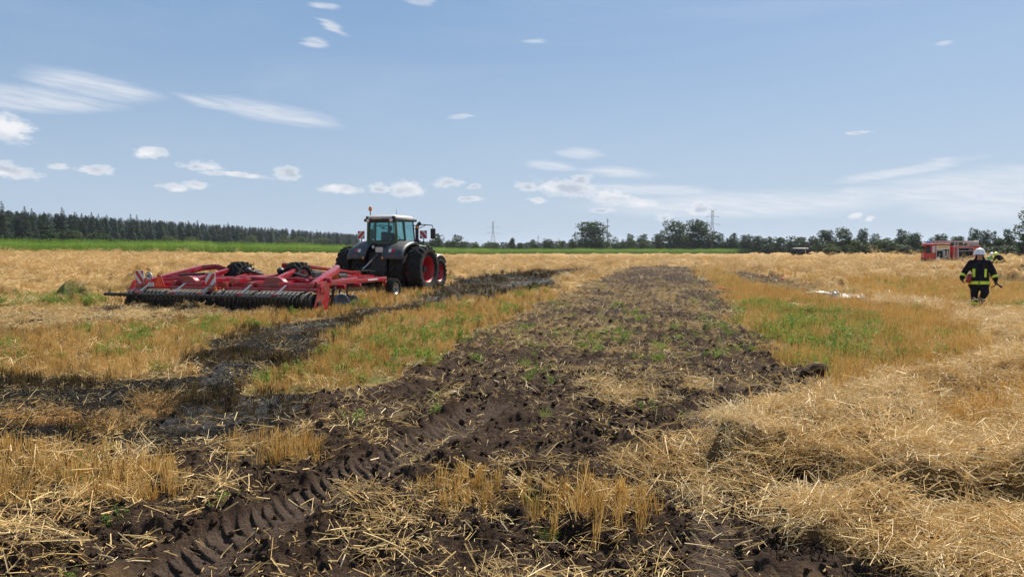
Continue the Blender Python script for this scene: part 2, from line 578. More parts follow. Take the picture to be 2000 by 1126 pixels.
def zones(x, y):
    D = np.maximum(np.hypot(x, y), 1.0)
    k = np.clip(D / 14.0, 0.35, 1.6)
    jx = ((fbm(x, y, 1.3, 3, 5) - 0.5) * 1.3 + (vnoise(x * 5, y * 5, 8) - 0.5) * 0.25) * k
    jy = ((fbm(x, y, 1.3, 3, 25) - 0.5) * 1.3 + (vnoise(x * 5, y * 5, 28) - 0.5) * 0.25) * k
    X, Y = x + jx, y + jy * np.clip(D / 18.0, 1.0, 2.0)
    Z = {}
    for n, P in ZP.items():
        w = 0.10 * k if n not in ('pile', 'pile2', 'mat', 'palerow', 'gapA') else 0.28 * k
        if n.startswith('green'): w = 0.5 * k
        x0, y0 = P.min(0) - 1.5; x1, y1 = P.max(0) + 1.5
        sel = (X > x0) & (X < x1) & (Y > y0) & (Y < y1)
        r = np.zeros(x.shape)
        if sel.any():
            ww = w[sel] if isinstance(w, np.ndarray) else w
            r[sel] = smooth(-1, 1, sdist(X[sel], Y[sel], P) / ww)
        Z[n] = r
    near = D < 16
    for nm, P, hw in (('tl', TRACK_L, 0.25), ('tr', TRACK_R, 0.12)):
        s = np.zeros(x.shape); d = np.full(x.shape, 99.0)
        if near.any():
            s[near], d[near], L = along(x[near], y[near], P)
            e = (s > 0.02) & (s < L - 0.02)
        else:
            e = np.zeros(x.shape, bool)
        wob = (fbm(x, y, 0.3, 2, 61) - 0.5) * 0.10
        m = smooth(hw + 0.05, hw - 0.03, np.abs(d) + wob) * e
        Z[nm + '_wide'] = smooth(hw + 0.30, hw + 0.08, np.abs(d)) * e
        Z[nm] = m * smooth(0.02, 0.5, s); Z[nm + '_s'] = s; Z[nm + '_d'] = d
    Z['soil'] = np.clip(np.maximum.reduce([Z['soil'] * (1 - Z['burnt']), Z['freshsoil'], Z['debris']]), 0, 1)
    Z['ash'] = np.maximum.reduce([Z['ash%d' % i] * (1.0, 0.9, 0.55, 0.45, 0.45)[i - 1] for i in range(1, 6)])
    Z['burnt'] = np.clip(Z['burnt'], 0, 1)
    Z['stub'] = np.maximum.reduce([Z['stub' + c] for c in 'ABCDEFGH'])
    Z['green'] = np.maximum.reduce([Z['green' + c] for c in 'ABCDE'])
    Z['orange'] = np.maximum.reduce([Z['orange%d' % i] for i in (1, 2, 3)])
    Z['pileall'] = np.maximum(Z['pile'], Z['pile2']) * (1 - Z['gapA'])
    Z['special'] = np.maximum.reduce([Z['soil'], Z['burnt'], Z['stub'], Z['pileall']])
    return Z

HX, HY = math.sin(R(12.0)), math.cos(R(12.0))       # working direction of the tilled strip

def terrain(x, y):
    left = smooth(18, 75, -x) * smooth(40, 105, y)
    return 0.95 * left - 0.55 * smooth(190, 330, y) * (1 - 0.6 * left) + 0.10 * (fbm(x, y, 30, 2, 90) - 0.5) * smooth(12, 40, np.hypot(x, y))

WORK = np.array([(-14.5, 21), (-5.5, 20), (-1.5, 37), (-8.5, 40), (-13.5, 30)])

def field_height(x, y, Z=None):
    Z = zones(x, y) if Z is None else Z
    D = np.hypot(x, y)
    h = terrain(x, y)
    # ---- broken soil
    track = np.maximum(Z['tl'], Z['tr'])
    rough = Z['soil'] * (1 - np.maximum(0.80 * Z['tl'], 0.5 * Z['tr']))
    b1 = 1 - np.abs(2 * fbm(x, y, 0.42, 2, 40) - 1)
    b2 = 1 - np.abs(2 * fbm(x, y, 0.17, 2, 44) - 1)
    b3 = 1 - np.abs(2 * fbm(x, y, 0.085, 3, 48) - 1)
    clod = np.maximum(0, fbm(x, y, 0.22, 2, 51) - 0.55)
    big = np.maximum(0, fbm(x, y, 0.55, 2, 151) - 0.56)
    h = h + rough * ((b1 - 0.75) * (0.10 - 0.045 * smooth(8, 12, D)) + (b2 - 0.75) * 0.06 + (b3 - 0.7) * 0.040 + clod * 0.22 + big * 0.22 * smooth(12, 7, D))
    lat = x * HY - y * HX
    h = h + rough * 0.030 * np.cos(lat * 2 * math.pi / 0.27 + 2 * fbm(x, y, 1.0, 2, 52)) * smooth(9, 16, D)
    # ---- the shoulders pushed up beside the wheel ruts, the ruts and their lug prints
    for nm, hw, dep in (('tl', 0.25, 0.055), ('tr', 0.12, 0.0)):
        s, d, m = Z[nm + '_s'], Z[nm + '_d'], Z[nm]
        e = smooth(0.0, 0.6, s) * (np.abs(d) < 2)
        h = h + (0.035 if nm == 'tl' else 0.0) * e * np.exp(-((np.abs(d) - hw - 0.10) / 0.11) ** 2) * (0.5 + fbm(x, y, 0.35, 2, 63))
        ph = (s + 0.60 * np.abs(d) + 0.11 * (fbm(x, y, 0.45, 3, 65) - 0.5)) / np.where(d > 0, 0.075, 0.125)
        tri = ph - np.floor(ph)
        lug = smooth(0.0, 0.14, tri) * smooth(0.74, 0.60, tri)
        prof = -dep + 0.6 * dep * (np.abs(d) / hw) ** 2.2
        soft = (0.5 + 0.5 * smooth(0.25, 0.6, fbm(x, y, 0.4, 3, 66))) * np.where(d > 0, 0.7, 1.0) * (1.0 if nm == 'tl' else 0.25)
        h = h + m * (prof + 0.040 * (lug - 0.4) * soft + 0.014 * (fbm(x, y, 0.09, 3, 67) - 0.5))
    # ---- heaps of straw
    hp = 0.40 * Z['pile'] + 0.12 * Z['pile2']
    lump = fbm(x, y, 0.8, 3, 70) + 0.45 * (1 - np.abs(2 * fbm(x, y, 0.32, 2, 71) - 1) - 0.72)
    h = h + hp * (0.35 + 1.1 * lump) * (1 - 0.75 * Z['gapA']) + 0.10 * Z['mat'] * lump + 0.10 * Z['orange'] * lump + 0.30 * Z['palerow'] * fbm(x, y, 1.2, 3, 72)
    h = h + (Z['burnt'] * 0.03 + Z['stub'] * 0.02) * (fbm(x, y, 0.25, 3, 74) - 0.5) * 2 + Z['burnt'] * 0.07 * (1 - np.abs(2 * fbm(x, y, 0.16, 3, 76) - 1) - 0.7)
    # ---- windrows and trampled straw over the open field
    work = sdist(x, y, WORK)
    op = (1 - Z['special']) * np.where(x > 6, smooth(22, 46, D), smooth(16, 30, D)) * smooth(0.5, -2.0, work)
    op = op * (1 - 0.9 * np.exp(-(((x - 47) / 9) ** 2 + ((y - 77) / 10) ** 2)))
    wr = x * 0.16 + y
    row = 0.5 + 0.5 * np.cos(wr * 2 * math.pi / 6.5 + 2.5 * (fbm(x, y, 9, 2, 80) - 0.5))
    right = smooth(12, 26, x - 0.25 * y)
    tum = fbm(x * 0.62, y, 1.5, 4, 82, 0.55)
    tum2 = fbm(x * 0.5, y, 4.0, 3, 84)
    amp = 0.38 + 0.26 * right
    h = h + op * amp * (1.7 * smooth(0.36, 0.72, tum) * (0.25 + 0.9 * row * smooth(0.3, 0.6, tum2)) - 0.2)
    rid = 1 - np.abs(2 * fbm(x * 0.7, y, 0.9, 3, 88) - 1)
    h = h + op * (0.06 * (fbm(x, y, 0.35, 2, 86) - 0.5) * smooth(80, 40, D) + 0.26 * (rid - 0.7))
    # smooth loose earth far off
    return h

def build_ground():
    vs = np.concatenate([np.arange(1146, 700, -1.55), np.arange(700, 565, -0.9), np.arange(565, 497, -0.42)])
    ys = CAM_H * FPX / (vs - HORIZON)
    far = np.geomspace(ys[-1] * 1.03, 4000.0, 50)
    ys = np.concatenate([[-60, -20, -6, 0, 2.0, 3.2], ys, far])
    us = np.concatenate([np.linspace(-4200, -300, 24), np.arange(-280, -30, 9), np.arange(-30, 2030, 1.9), np.arange(2036, 2300, 9), np.linspace(2320, 6200, 24)])
    ts = (us - 1000.0) / FPX
    Y, T = np.meshgrid(ys, ts, indexing='ij')
    X = T * np.where(Y < 4.2, np.maximum(4.2, np.abs(Y) * 1.0), Y)
    Z = zones(X, Y)
    H = field_height(X, Y, Z)
    H = np.where((Y < 2.5), terrain(X, Y) - 0.02, H)
    ny, nx = X.shape
    co = np.stack([X, Y, H], -1).reshape(-1, 3).astype(np.float32)
    idx = np.arange(ny * nx).reshape(ny, nx)
    q = np.stack([idx[:-1, :-1], idx[:-1, 1:], idx[1:, 1:], idx[1:, :-1]], -1).reshape(-1, 4)
    me = bpy.data.meshes.new('field_ground')
    me.vertices.add(len(co)); me.vertices.foreach_set('co', co.ravel())
    me.loops.add(q.size); me.loops.foreach_set('vertex_index', q.ravel().astype(np.int32))
    me.polygons.add(len(q)); me.polygons.foreach_set('loop_start', (np.arange(len(q)) * 4).astype(np.int32))
    me.polygons.foreach_set('use_smooth', np.ones(len(q), dtype=bool))
    me.update(calc_edges=True)
    def put(name, a, b, c):
        at = me.color_attributes.new(name, 'FLOAT_COLOR', 'POINT')
        arr = np.ones((len(co), 4), np.float32)
        arr[:, 0], arr[:, 1], arr[:, 2] = a.ravel(), b.ravel(), c.ravel()
        at.data.foreach_set('color', arr.ravel())
    put('zone_a', Z['soil'], Z['burnt'], Z['ash'])
    put('zone_b', np.clip(np.maximum.reduce([Z['pileall'], Z['palerow'] * 0.9]), 0, 1), Z['green'], np.maximum(Z['tl'], Z['tr']))
    wr = X * 0.16 + Y
    band = 0.5 + 0.5 * np.cos(wr * 2 * math.pi / 6.5 + 2.5 * (fbm(X, Y, 9, 2, 80) - 0.5))
    gap = (1 - Z['special']) * smooth(0.55, 0.2, band) * smooth(14, 26, np.hypot(X, Y)) * smooth(0.35, 0.55, fbm(X * 0.5, Y, 3.0, 3, 215))
    put('zone_c', np.maximum(Z['stub'], 0.8 * gap), Z['orange'], Z['mat'])
    me.materials.append(ground_material())
    o = bpy.data.objects.new('field_ground', me)
    COL.objects.link(o)
    tag(o, 'harvested field with stubble, straw and a dark tilled strip', 'field', kind='structure')
    return o

def ground_material():
    m = bpy.data.materials.new('field_ground')
    m.use_nodes = True
    w = NT(m.node_tree)
    b = m.node_tree.nodes['Principled BSDF']
    b.inputs['Roughness'].default_value = 0.95
    b.inputs['Specular IOR Level'].default_value = 0.06
    tc = w.n('ShaderNodeTexCoord'); P = tc.outputs['Object']
    def att(nm):
        a = w.n('ShaderNodeAttribute', attribute_name=nm)
        s = w.n('ShaderNodeSeparateColor'); w.l(a.outputs['Color'], s.inputs[0])
        return s.outputs
    A, B, C = att('zone_a'), att('zone_b'), att('zone_c')
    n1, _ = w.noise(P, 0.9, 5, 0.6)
    n2, _ = w.noise(P, 7.0, 5, 0.65)
    n3, _ = w.noise(P, 38.0, 4, 0.65)
    n0, _ = w.noise(P, 0.10, 4, 0.6)
    # straw-covered open field
    ps = w.vmath('MULTIPLY', P, (9.0, 26.0, 20.0))
    nst, _ = w.noise(ps, 1.0, 4, 0.7)
    straw = w.ramp(w.math('ADD', w.math('MULTIPLY', n2, 0.5), w.math('MULTIPLY', nst, 0.5)),
                   [(0.28, (0.16, 0.09, 0.034)), (0.45, (0.33, 0.20, 0.078)), (0.58, (0.45, 0.29, 0.12)), (0.75, (0.56, 0.39, 0.18))])
    straw = w.mix(w.math('MULTIPLY', w.sstep(n0, 0.42, 0.62), 0.5), straw, (0.34, 0.205, 0.085), 'MIX')
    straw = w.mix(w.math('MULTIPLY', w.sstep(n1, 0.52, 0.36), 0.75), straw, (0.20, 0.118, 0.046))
    stub = w.ramp(n2, [(0.3, (0.10, 0.062, 0.028)), (0.5, (0.21, 0.135, 0.055)), (0.7, (0.31, 0.21, 0.085))])
    soil = w.ramp(w.math('ADD', w.math('MULTIPLY', n2, 0.6), w.math('MULTIPLY', n3, 0.4)),
                  [(0.3, (0.015, 0.0088, 0.0055)), (0.5, (0.034, 0.0202, 0.0128)), (0.7, (0.064, 0.040, 0.026))])
    soil = w.mix(w.math('MULTIPLY', w.sstep(n1, 0.30, 0.66), 0.65), soil, w.ramp(n3, [(0.3, (0.045, 0.029, 0.020)), (0.7, (0.100, 0.068, 0.048))]))
    trk = w.ramp(n2, [(0.3, (0.055, 0.037, 0.027)), (0.7, (0.105, 0.074, 0.056))])
    burnt = w.ramp(w.math('ADD', w.math('MULTIPLY', n2, 0.5), w.math('MULTIPLY', n3, 0.5)),
                   [(0.35, (0.006, 0.0055, 0.005)), (0.58, (0.015, 0.014, 0.0135)), (0.68, (0.05, 0.048, 0.046)), (0.80, (0.12, 0.115, 0.11))])
    burnt = w.mix(w.math('MULTIPLY', w.sstep(n1, 0.50, 0.68), 0.7), burnt, w.ramp(n3, [(0.3, (0.020, 0.014, 0.010)), (0.7, (0.075, 0.050, 0.030))]))
    ash = w.ramp(n3, [(0.3, (0.035, 0.035, 0.037)), (0.6, (0.13, 0.13, 0.135)), (0.75, (0.25, 0.25, 0.255))])
    green = w.ramp(n2, [(0.3, (0.05, 0.075, 0.018)), (0.7, (0.13, 0.17, 0.045))])
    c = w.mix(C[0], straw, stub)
    c = w.mix(w.math('MULTIPLY', B[1], w.sstep(n1, 0.35, 0.65)), c, green)
    c = w.mix(A[0], c, soil)
    c = w.mix(w.math('MULTIPLY', B[2], 0.85), c, trk)
    c = w.mix(A[1], c, burnt)
    c = w.mix(w.math('MULTIPLY', A[2], w.sstep(n2, 0.30, 0.62)), c, ash)
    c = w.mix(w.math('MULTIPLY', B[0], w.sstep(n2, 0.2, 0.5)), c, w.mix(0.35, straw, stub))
    c = w.mix(w.math('MULTIPLY', C[1], w.sstep(n2, 0.3, 0.55)), c, (0.33, 0.17, 0.06))
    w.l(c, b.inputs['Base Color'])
    bp = w.n('ShaderNodeBump'); bp.inputs['Strength'].default_value = 1.0; bp.inputs['Distance'].default_value = 0.03
    n4, _ = w.noise(P, 110.0, 3, 0.7)
    w.l(w.math('ADD', w.math('ADD', n3, w.math('MULTIPLY', n2, 1.2)), w.math('MULTIPLY', n4, 0.5)), bp.inputs['Height'])
    w.l(bp.outputs[0], b.inputs['Normal'])
    return m

GROUND = build_ground()

def gz(x, y):
    """height of the finished ground under one spot (or under arrays)"""
    a = field_height(np.atleast_1d(np.asarray(x, float)), np.atleast_1d(np.asarray(y, float)))
    return float(a[0]) if np.ndim(x) == 0 else a

def gt(x, y):
    return float(terrain(np.array([float(x)]), np.array([float(y)]))[0])

# ------------------------------------------------------------------ uncountable plant matter: straw, stubble, weeds, crumbs of soil
VARIANTS = {}

def variant_set(name, metas):
    """keep source meshes in a collection outside the scene; only their instances show"""
    c = bpy.data.collections.new(name)
    for i, (verts, faces, mat, sm) in enumerate(metas):
        c.objects.link(mesh_obj('%s_%02d' % (name, i), verts, faces, mat, smooth_=sm, link=False))
    VARIANTS[name] = c
    return c

def scatter(name, coll, pts, rot, scl, vid, tint, burn, label, cat):
    n = len(pts)
    me = bpy.data.meshes.new(name)
    me.vertices.add(n)
    me.vertices.foreach_set('co', np.asarray(pts, np.float32).ravel())
    def fa(nm, typ, arr):
        at = me.attributes.new(nm, typ, 'POINT')
        at.data.foreach_set('vector' if typ == 'FLOAT_VECTOR' else 'value', np.asarray(arr).ravel())
    fa('rot', 'FLOAT_VECTOR', np.asarray(rot, np.float32))
    fa('scl', 'FLOAT_VECTOR', np.asarray(scl, np.float32))
    fa('vid', 'INT', np.asarray(vid, np.int32))
    fa('tint', 'FLOAT', np.asarray(tint, np.float32))
    fa('burn', 'FLOAT', np.asarray(burn, np.float32))
    o = bpy.data.objects.new(name, me)
    COL.objects.link(o)
    ng = bpy.data.node_groups.new(name, 'GeometryNodeTree')
    ng.interface.new_socket('Geometry', in_out='INPUT', socket_type='NodeSocketGeometry')
    ng.interface.new_socket('Geometry', in_out='OUTPUT', socket_type='NodeSocketGeometry')
    N = ng.nodes
    gi, go = N.new('NodeGroupInput'), N.new('NodeGroupOutput')
    ci = N.new('GeometryNodeCollectionInfo')
    ci.inputs['Collection'].default_value = coll
    ci.inputs['Separate Children'].default_value = True
    ci.inputs['Reset Children'].default_value = True
    ip = N.new('GeometryNodeInstanceOnPoints')
    ip.inputs['Pick Instance'].default_value = True
    def na(nm, typ):
        a = N.new('GeometryNodeInputNamedAttribute'); a.data_type = typ
        a.inputs['Name'].default_value = nm
        return a.outputs['Attribute']
    e2r = N.new('FunctionNodeEulerToRotation')
    L = ng.links.new
    L(gi.outputs[0], ip.inputs['Points'])
    L(ci.outputs[0], ip.inputs['Instance'])
    L(na('vid', 'INT'), ip.inputs['Instance Index'])
    L(na('rot', 'FLOAT_VECTOR'), e2r.inputs[0]); L(e2r.outputs[0], ip.inputs['Rotation'])
    L(na('scl', 'FLOAT_VECTOR'), ip.inputs['Scale'])
    L(ip.outputs[0], go.inputs[0])
    md = o.modifiers.new('scatter', 'NODES')
    md.node_group = ng
    tag(o, label, cat, kind='stuff')
    return o

def blade(vs, fs, p, d, L, w, bend=0.0, kink=None, seg=2, side=None):
    """one stalk: a narrow folded strip (a shallow V in section, so it has depth from any side)"""
    p, d = Vector(p), Vector(d).normalized()
    s = Vector(side) if side else d.orthogonal().normalized()
    s = (s - d * s.dot(d)).normalized()
    nrm = d.cross(s)
    b = len(vs)
    cur = p.copy(); dd = d.copy()
    for k in range(seg + 1):
        ww = w * (1.0 - 0.25 * k / seg)
        vs += [cur - s * ww / 2, cur + nrm * ww * 0.45, cur + s * ww / 2]
        if k < seg:
            if kink is not None and k == seg // 2:
                dd = (dd + Vector(kink)).normalized()
            dd = (dd + Vector((0, 0, -bend))).normalized()
            cur = cur + dd * (L / seg)
    for k in range(seg):
        for j in (0, 1):
            fs.append((b + 3 * k + j, b + 3 * k + j + 1, b + 3 * k + 4 + j, b + 3 * k + 3 + j))

rnd = random.Random(3)

def tuft_stems(n, rad, h, w, lean, rowlike=True):
    vs, fs = [], []
    for i in range(n):
        x = rnd.uniform(-rad, rad)
        y = rnd.gauss(0, rad * (0.22 if rowlike else 0.6))
        d = (rnd.gauss(0, lean), rnd.gauss(0, lean), 1)
        hh = h * rnd.uniform(0.55, 1.1)
        if rnd.random() < 0.10:
            d = (rnd.gauss(0, 0.7), rnd.gauss(0, 0.7), 0.6)
        blade(vs, fs, (x, y, -0.02), d, hh, w * rnd.uniform(0.7, 1.3), bend=0.0, seg=1, side=(rnd.uniform(-1, 1), rnd.uniform(-1, 1), 0))
    return vs, fs

def straw_patch(n, rad, hmax, lmin, lmax, w, flow=0.0):
    vs, fs = [], []
    for i in range(n):
        a = rnd.uniform(0, 6.283) if rnd.random() > flow else rnd.gauss(0, 0.35)
        r = rad * math.sqrt(rnd.random()); t = rnd.uniform(0, 6.283)
        z = rnd.random() ** 1.5 * hmax * (1 - 0.6 * r / rad)
        L = lmin + (lmax - lmin) * rnd.random() ** 1.8
        tilt = rnd.gauss(0, 0.24) if rnd.random() > 0.12 else rnd.uniform(0.3, 1.1)
        d = (math.cos(a) * math.cos(tilt), math.sin(a) * math.cos(tilt), math.sin(tilt))
        p = Vector((r * math.cos(t), r * math.sin(t), z)) - Vector(d) * L / 2
        p.z = max(p.z, -0.02)
        k = (rnd.gauss(0, 0.5), rnd.gauss(0, 0.5), rnd.gauss(0, 0.25)) if rnd.random() < 0.35 else None
        blade(vs, fs, p, d, L, w * rnd.choice((0.4, 0.6, 0.8, 1.0, 1.0, 1.6, 2.1)), bend=rnd.uniform(0, 0.12), kink=k, seg=2, side=(rnd.uniform(-1, 1), rnd.uniform(-1, 1), rnd.uniform(-.6, .6)))
    return vs, fs

def clod_mesh(seed):
    bm = bmesh.new()
    bmesh.ops.create_icosphere(bm, subdivisions=2, radius=1.0)
    r2 = random.Random(seed)
    off = Vector((r2.uniform(0, 90), r2.uniform(0, 90), 0))
    from mathutils import noise as mn
    for v in bm.verts:
        k = 1 + 0.55 * mn.noise(v.co * 1.3 + off) + 0.50 * mn.noise(v.co * 3.6 + off)
        v.co = Vector((v.co.x * k, v.co.y * k * 0.85, v.co.z * k * 0.62))
    bm.verts.index_update()
    r = [tuple(v.co) for v in bm.verts], [tuple(q.index for q in f.verts) for f in bm.faces]
    bm.free()
    return r

def weed_mesh(kind):
    vs, fs = [], []
    if kind == 'grass':
        for i in range(26):
            a = rnd.uniform(0, 6.283)
            blade(vs, fs, (rnd.gauss(0, .05), rnd.gauss(0, .05), -0.01), (math.cos(a) * rnd.uniform(.1, .8), math.sin(a) * rnd.uniform(.1, .8), 1), rnd.uniform(.09, .24), 0.007, bend=rnd.uniform(.1, .35), seg=3)
    else:
        for s in range(9):
            a0 = rnd.uniform(0, 6.283); hh = rnd.uniform(.06, .20)
            base = Vector((rnd.gauss(0, .06), rnd.gauss(0, .06), 0))
            top = base + Vector((math.cos(a0) * .05, math.sin(a0) * .05, hh))
            blade(vs, fs, base, top - base, hh, 0.005, seg=1)
            for l in range(4):
                a = a0 + l * 1.9 + rnd.uniform(-.4, .4)
                o = Vector((math.cos(a), math.sin(a), rnd.uniform(-.15, .5))).normalized()
                sd = Vector((-math.sin(a), math.cos(a), 0))
                L = rnd.uniform(.03, .06); W = L * rnd.uniform(.45, .7)
                c = base + (top - base) * rnd.uniform(.5, 1)
                b = len(vs)
                vs += [c, c + o * L * .5 + sd * W / 2 + Vector((0, 0, .006)), c + o * L * .5 - Vector((0, 0, .004)), c + o * L * .5 - sd * W / 2 + Vector((0, 0, .006)), c + o * L - Vector((0, 0, .008))]
                fs += [(b, b + 2, b + 1), (b, b + 3, b + 2), (b + 1, b + 2, b + 4), (b + 2, b + 3, b + 4)]
    return vs, fs

def gen_points(d0, d1, dens, margin=0.80):
    """random ground spots in front of the camera between two distances"""
    xm = lambda d: d * margin + 1.2
    area = 0.5 * (2 * xm(d0) + 2 * xm(d1)) * (d1 - d0)
    n = int(area * dens)
    y = np.sqrt(RNG.uniform(d0 * d0, d1 * d1, n))
    x = RNG.uniform(-1, 1, n) * (y * margin + 1.2)
    return x, y

def build_scatter():
    m_stem = foliage_mat('stubble_stalk', [(0.0, (0.28, 0.15, 0.042)), (0.35, (0.52, 0.315, 0.092)), (0.7, (0.66, 0.44, 0.155)), (1.0, (0.74, 0.56, 0.27))], 0.30, burn='burn')
    m_straw = foliage_mat('loose_straw', [(0.0, (0.30, 0.165, 0.055)), (0.3, (0.56, 0.36, 0.13)), (0.65, (0.76, 0.55, 0.25)), (1.0, (0.88, 0.74, 0.48))], 0.16, burn='burn', rough=0.5, spec=0.25)
    m_weed = foliage_mat('weed_leaf', [(0.0, (0.06, 0.11, 0.018)), (0.5, (0.155, 0.235, 0.036)), (1.0, (0.30, 0.37, 0.085))], 0.45)
    m_clod = principled('soil_clod', (0.048, 0.030, 0.020), 0.97, vary=0.4, vscale=9, spec=0.1, bump=0.8, bscale=12)
    V_stem = variant_set('stalk_tuft', [tuft_stems(14, 0.085, 0.22, 0.0055, 0.10) + (m_stem, False) for _ in range(6)])
    V_loose = variant_set('thin_tuft', [tuft_stems(12, 0.16, 0.30, 0.0050, 0.20, False) + (m_stem, False) for _ in range(5)])
    V_dense = variant_set('straw_wad', [straw_patch(105, 0.30, 0.15, 0.05, 0.36, 0.0045, f) + (m_straw, False) for f in (0, 0, 0.15, 0.3, 0, 0, .25, .1)])
    V_few = variant_set('straw_bits', [straw_patch(14, 0.24, 0.04, 0.025, 0.24, 0.0044) + (m_straw, False) for _ in range(8)])
    V_weed = variant_set('weed', [weed_mesh('grass') + (m_weed, False) for _ in range(3)] + [weed_mesh('leaf') + (m_weed, False) for _ in range(4)])
    V_clod = variant_set('crumb', [clod_mesh(s) + (m_clod, False) for s in range(12)])

    def finish(name, coll, nvar, parts, label, cat):
        P, Rr, S, V, T, B = (np.concatenate([q[i] for q in parts]) for i in range(6))
        return scatter(name, coll, P, Rr, S, V, T, B, label, cat)

    def pack(x, y, z, yaw, tiltx, tilty, s, nvar, tint, burn, v0=0, sz=None):
        n = len(x)
        sz = s if sz is None else sz
        return (np.stack([x, y, z], -1), np.stack([tiltx, tilty, yaw], -1), np.stack([s, s, sz], -1), RNG.integers(v0, v0 + nvar, n), np.clip(tint, 0, 1), np.clip(burn, 0, 1))

    # ---- standing stubble, drilled in rows along the working direction
    parts, parts2 = [], []
    for d0, d1, dens, sc in ((3.6, 8, 95, 1.0), (8, 14, 60, 1.05), (14, 24, 34, 1.2), (24, 38, 17, 1.55), (38, 62, 6, 2.1)):
        x, y = gen_points(d0, d1, dens)
        lat = x * HY - y * HX; lon = x * HX + y * HY
        lat = np.round(lat / 0.15) * 0.15 + RNG.normal(0, 0.018, len(x))
        x, y = lat * HY + lon * HX, -lat * HX + lon * HY
        Z = zones(x, y)
        clump = fbm(x, y, 0.9, 3, 130)
        edge = Z['stub'] * smooth(0.18, 0.42, clump) * (1 - 0.55 * Z['greenD'])
        bz = Z['burnt'] * smooth(0.50, 0.64, fbm(x, y, 1.1, 2, 132)) * smooth(6.5, 10, y) * (1 - 0.7 * Z['ash'])
        op = (1 - Z['special']) * smooth(0.45, 0.62, fbm(x, y, 3.0, 2, 134)) * 0.5 * smooth(12, 20, y)
        gap = Z['gapA'] * 0.8
        p = np.clip(np.maximum.reduce([edge * (1 - Z['burnt']), bz, op, gap]), 0, 1)
        p *= (1 - 0.97 * np.maximum(Z['soil'] * (1 - Z['stub']), np.maximum(Z['tl'], Z['tr'])))
        p *= 1 - np.exp(-(((x - 15.2) / 1.2) ** 2 + ((y - 22.4) / 2.2) ** 2))
        k = RNG.random(len(x)) < p
        x, y = x[k], y[k]; Zk = {q: Z[q][k] for q in ('burnt', 'stubC', 'stubE', 'stubF', 'stubG', 'stubH', 'green', 'stubA', 'stubB', 'gapA')}
        z = field_height(x, y)
        n = len(x)
        burn = smooth(0.15, 0.8, Zk['burnt'] + 0.9 * (fbm(x, y, 0.5, 2, 136) - 0.5)) * RNG.uniform(0.75, 1.0, n)
        near_burn = (RNG.random(n) < 0.16) * RNG.uniform(0.3, 0.9, n) * (x < 1.2)
        burn = np.maximum(burn, near_burn)
        hs = sc * RNG.uniform(0.7, 1.15, n) * np.where(Zk['burnt'] > 0.5, 0.8, 1.0)
        tint = 0.42 + 0.5 * (fbm(x, y, 1.6, 2, 138) - 0.5) + RNG.normal(0, 0.16, n) - 0.10 * Zk['stubC']
        knock = RNG.random(n) < 0.10
        tx = RNG.normal(0, 0.10, n) + knock * RNG.normal(0, 0.6, n)
        ty = RNG.normal(0, 0.10, n) + knock * RNG.normal(0, 0.6, n)
        yaw = R(90 - 12) + RNG.normal(0, 0.12, n) + np.where(RNG.random(n) < 0.5, math.pi, 0)
        thin = (Zk['stubC'] > 0.5) & (RNG.random(n) < 0.75)
        a = pack(x, y, z, yaw, tx, ty, sc * RNG.uniform(0.85, 1.15, n), 6, tint, burn, sz=hs)
        parts.append(tuple(q[~thin] for q in a))
        b = pack(x, y, z, RNG.uniform(0, 6.28, n), tx, ty, sc * RNG.uniform(0.8, 1.2, n), 5, tint - 0.05, burn, sz=hs * 1.05)
        parts2.append(tuple(q[thin] for q in b))
    finish('stubble', V_stem, 6, parts, 'upright golden and scorched stubble stalks covering the field in rows', 'stubble')
    finish('sparse_stubble', V_loose, 5, parts2, 'thin brown stubble stalks among weeds beside the tilled strip', 'stubble')

    # ---- loose straw lying about
    pd, pf = [], []
    for d0, d1, dd, df, sc in ((3.4, 7, 52, 40, 1.0), (7, 12, 40, 36, 1.05), (12, 22, 17, 34, 1.1), (22, 40, 5.5, 17, 1.4), (40, 75, 2.0, 1.0, 2.8), (75, 120, 0.7, 0.0, 4.0)):
        x, y = gen_points(d0, d1, dd)
        Z = zones(x, y)
        lump = fbm(x, y, 1.0, 3, 140)
        op = (1 - Z['special']) * smooth(0.30, 0.60, fbm(x, y, 2.2, 2, 141)) * smooth(9, 14, y) * 0.75
        mat = Z['mat'] * smooth(0.46, 0.64, fbm(x, y, 0.6, 3, 142)) * 0.40
        edge = np.exp(-((sdist(x, y, ZP['pile']) + 0.1) / 0.8) ** 2) * smooth(0.45, 0.6, lump) * 0.35
        low = smooth(6.6, 5.6, y) * smooth(0.56, 0.70, fbm(x, y, 0.7, 3, 143)) * 0.13
        st = Z['stub'] * 0.12
        p = np.clip(np.maximum.reduce([Z['pileall'] * (0.6 + 0.5 * smooth(0.35, 0.5, lump)), Z['gapA'] * 0.25, op, Z['palerow'], mat, edge, Z['orange'] * 0.35, Z['freshsoil'] * 0.35, low, st]), 0, 1)
        p *= 1 - 0.85 * np.maximum(Z['tl_wide'], 0.2 * Z['tr'])
        p *= 1 - np.maximum(Z['burnt'] * (1 - Z['orange']), 0.0) * 0.97
        p *= 1 - 0.9 * np.exp(-(((x - 15.2) / 1.2) ** 2 + ((y - 22.4) / 2.2) ** 2))
        k = RNG.random(len(x)) < p
        x, y, org = x[k], y[k], Z['orange'][k]
        n = len(x); z = field_height(x, y)
        tint = 0.58 + 0.10 * Z['pileall'][k] + 0.6 * (fbm(x, y, 0.8, 2, 144) - 0.5) + RNG.normal(0, 0.15, n) - 0.5 * org + 0.22 * Z['palerow'][k]
        pd.append(pack(x, y, z, RNG.uniform(0, 6.28, n), RNG.normal(0, .30, n), RNG.normal(0, .30, n), sc * RNG.uniform(0.6, 1.25, n), 8, tint, RNG.random(n) * 0.1 + 0.15 * org))
